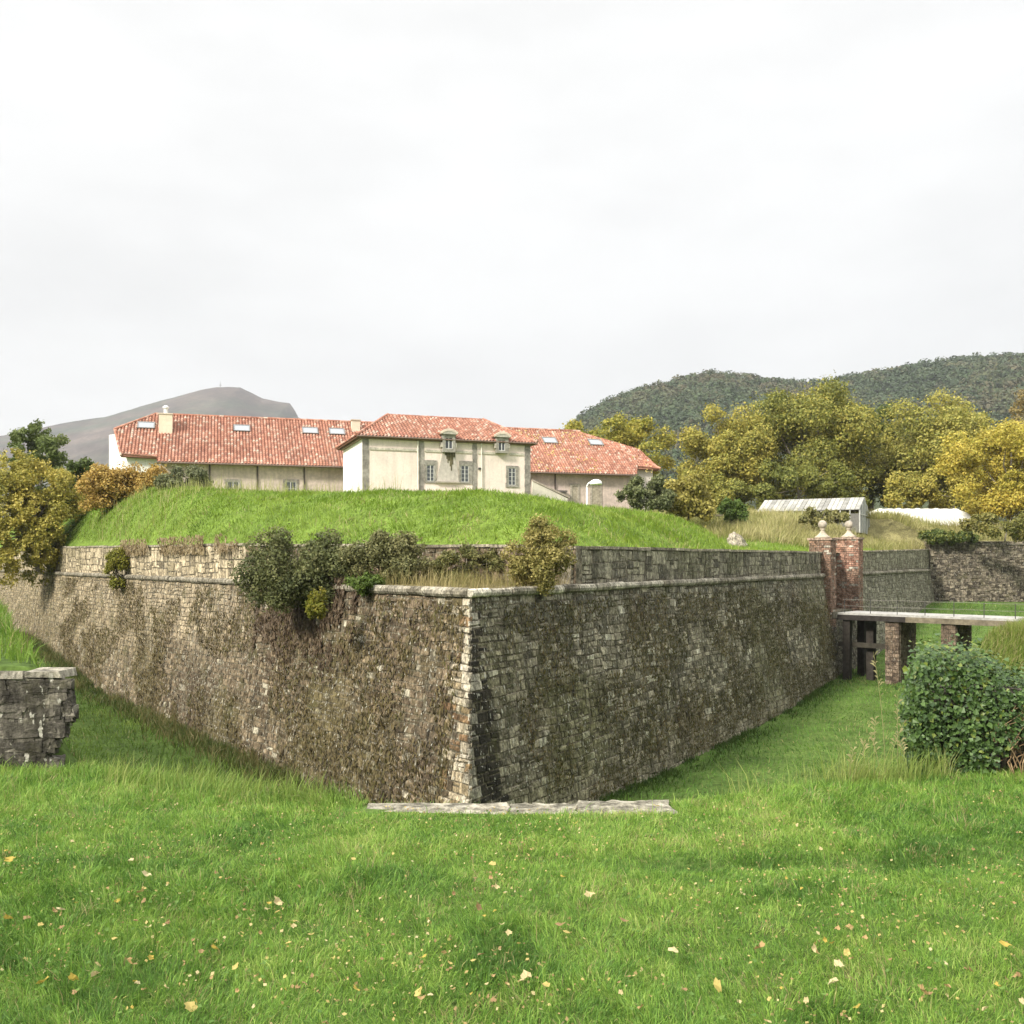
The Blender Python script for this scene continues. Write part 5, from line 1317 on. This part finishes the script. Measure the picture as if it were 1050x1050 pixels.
cm_ = np.array([.025, .019, .017])*(1-nz)+np.array([.095, .074, .060])*nz; cm_ = cm_*(1-sst(.52, .7, n2))+np.array([.045, .05, .034])*sst(.52, .7, n2)
low_ = sst(.62, .4, fall_)[..., None]; cm_ = cm_*(1-low_*.6)+np.array([.05, .06, .032])*low_*.6
o = mesh_np('mountain', np.stack([XX, YY, ZZ], -1).reshape(-1, 3), np.stack([ii[:-1, :-1], ii[:-1, 1:], ii[1:, 1:], ii[1:, :-1]], -1).reshape(-1, 4), M['rock'], None, cm_.reshape(-1, 3), True)
tag(o, 'bare brown-grey mountain with a rocky step beside its summit', 'mountain', kind='structure')
ms = P(226, 397.5, MY); mt = thing('mast', 'thin transmitter mast standing on the mountain summit', 'mast', ms)
mb = MB(); mb.tube([ms-np.array([0, 0, 4]), ms+np.array([0, 0, 17])], [1.1, .5], 6, (.25, .24, .24)); mb.build('pole', M['metal'], mt)
mb = MB(); mb.box(lambda a, b, z: ms+np.array([a, b, z]), -2.6, 2.6, -2, 2, 6, 7.5, (.22, .21, .21)); mb.build('platform', M['metal'], mt)
# wooded hill
HYd = 900.
hp = [(480, 540), (560, 470), (588, 438), (605, 424), (622, 415), (655, 404), (700, 392), (716, 388), (735, 388), (790, 395), (838, 397), (880, 388), (905, 384), (940, 377), (975, 372), (1010, 370), (1060, 369), (1150, 374), (1300, 390), (1500, 430)]
pxs = np.arange(470, 1500, 6.); vs = np.linspace(-1, 1, 41)
PX, VV = np.meshgrid(pxs, vs)
def hill_z(PX, VV):
    hz = (HY-profile(hp, PX)-4.5)/F*HYd; f = np.clip(1-np.abs(VV)**1.25, 0, 1)
    x = (PX-CX)/F*HYd; y = HYd+VV*470
    return x, y, hz*f*(1)+EYE+(22*(fnoise(x, y, 130, 17, 3)-.5))*f*np.abs(VV)**.5*1.3
XX, YY, ZZ = hill_z(PX, VV); ii = np.arange(PX.size).reshape(PX.shape)
o = mesh_np('wooded_hill', np.stack([XX, YY, ZZ], -1).reshape(-1, 3), np.stack([ii[:-1, :-1], ii[:-1, 1:], ii[1:, 1:], ii[1:, :-1]], -1).reshape(-1, 4), M['rock'], None, np.tile((.045, .055, .026), (PX.size, 1)), True)
tag(o, 'rounded hill under woodland beyond the autumn trees', 'hill', kind='structure')
nt_ = 4300; px_ = rng.uniform(545, 1180, nt_); v_ = -rng.random(nt_)**1.2*.8+.06
tx, ty, tz = hill_z(px_, v_); rad = rng.uniform(3.0, 9, nt_); per = 60
cpal = pick([(.040, .066, .026), (.058, .088, .036), (.085, .10, .042), (.105, .095, .048)], (fnoise(tx, ty, 70, 19)-.5)*1.6+.45+rng.normal(0, .3, nt_))
li = np.repeat(np.arange(nt_), per); d = unit(rng.normal(size=(len(li), 3))); d[:, 2] = np.abs(d[:, 2])*1.1-.15
c = np.stack([tx, ty, tz+1.5], -1)[li]+d*np.array([1, 1, 1.15])*rad[li][:, None]*rng.uniform(.85, 1.05, (len(li), 1))
V, Fq = rot_quads(c, unit(d+rng.normal(0, .28, d.shape)), rng.uniform(.8, 1.7, len(li)), .8)
col = cpal[li]*rng.uniform(.75, 1.25, (len(li), 1))
o = mesh_np('hill_woodland', V, Fq, M['leaf'], None, np.repeat(col, 4, 0)); tag(o, 'dense dull green woodland covering the far hill', 'woodland', kind='stuff')

# ------------------------------------------------------------------ air
hb = MB(); hb.box(lambda a, b, z: np.array([a, b, z]), -3900, 3900, -300, 3900, -9, 560)
mh, nt, N, L = newmat('haze_air')
pv_ = N.new('ShaderNodeVolumePrincipled'); pv_.inputs['Color'].default_value = (.93, .95, 1, 1); pv_.inputs['Density'].default_value = HAZE = .00013
pv_.inputs['Anisotropy'].default_value = .2
L.new(pv_.outputs[0], N.new('ShaderNodeOutputMaterial').inputs['Volume'])
o = hb.build('haze', mh); tag(o, 'thin pale haze in the air', 'haze', kind='stuff')

# ------------------------------------------------------------------ sky, sun, camera
SUN = np.array([-.60, -.58, .58]); SUN /= np.linalg.norm(SUN)
w = bpy.data.worlds.new('World'); scene.world = w; w.use_nodes = True
N = w.node_tree.nodes; L = w.node_tree.links; N.clear()
sky = N.new('ShaderNodeTexSky'); sky.sky_type = 'NISHITA'; sky.sun_disc = False
sky.sun_elevation = math.asin(SUN[2]); sky.sun_rotation = math.atan2(SUN[0], SUN[1])
tc = N.new('ShaderNodeTexCoord'); sx = N.new('ShaderNodeSeparateXYZ'); L.new(tc.outputs['Generated'], sx.inputs[0])
def wramp(src, lo, hi, a, b):
    n = N.new('ShaderNodeMapRange'); n.interpolation_type = 'SMOOTHSTEP'; L.new(src, n.inputs[0])
    for i, v in enumerate((lo, hi, a, b)): n.inputs[1+i].default_value = v
    return n.outputs[0]
el = wramp(sx.outputs['Z'], .0, .55, 5.6, 6.7)
mp_ = N.new('ShaderNodeMapping'); mp_.inputs['Scale'].default_value = (1.6, 1.6, 4.2); L.new(tc.outputs['Generated'], mp_.inputs[0])
nn_ = N.new('ShaderNodeTexNoise'); nn_.inputs['Scale'].default_value = 1.5; nn_.inputs['Detail'].default_value = 4; L.new(mp_.outputs[0], nn_.inputs['Vector'])
cl = wramp(nn_.outputs['Fac'], .32, .68, .91, 1.06)
zen = wramp(sx.outputs['Z'], .48, .80, 1.0, 3.0)
m2 = N.new('ShaderNodeMath'); m2.operation = 'MULTIPLY'; L.new(el, m2.inputs[0]); L.new(zen, m2.inputs[1]); el = m2.outputs[0]
mu = N.new('ShaderNodeMath'); mu.operation = 'MULTIPLY'; L.new(el, mu.inputs[0]); L.new(cl, mu.inputs[1])
cc = N.new('ShaderNodeVectorMath'); cc.operation = 'SCALE'; cc.inputs[0].default_value = (1.0, 1.0, .985); L.new(mu.outputs[0], cc.inputs['Scale'])
mx = N.new('ShaderNodeMix'); mx.data_type = 'RGBA'; mx.inputs[0].default_value = .94
L.new(sky.outputs[0], mx.inputs[6]); L.new(cc.outputs[0], mx.inputs[7])
bg = N.new('ShaderNodeBackground'); bg.inputs['Strength'].default_value = .1
L.new(mx.outputs[2], bg.inputs['Color']); L.new(bg.outputs[0], N.new('ShaderNodeOutputWorld').inputs['Surface'])
sd = bpy.data.lights.new('sun', 'SUN'); sd.energy = 3.9; sd.angle = R(7); sd.color = (1, .94, .84)
so = bpy.data.objects.new('sun', sd); COL.objects.link(so); so.location = (-60, -60, 80)
from mathutils import Vector
so.rotation_euler = Vector(-SUN).to_track_quat('-Z', 'Y').to_euler()
cam = bpy.data.cameras.new('camera'); co = bpy.data.objects.new('camera', cam); COL.objects.link(co)
co.location = (0, 0, EYE); co.rotation_euler = (R(90), 0, 0); cam.sensor_width = 36; cam.lens = 36*F/1050
cam.shift_y = (HY-525)/1050; cam.clip_end = 9000; cam.clip_start = .05
scene.camera = co
scene.view_settings.view_transform = 'Standard'; scene.view_settings.look = 'None'; scene.view_settings.exposure = 0.62
scene.cycles.use_denoising = True
scene.cycles.max_bounces = 6; scene.cycles.volume_bounces = 0; scene.cycles.diffuse_bounces = 3; scene.cycles.transmission_bounces = 4
scene.cycles.use_adaptive_sampling = True
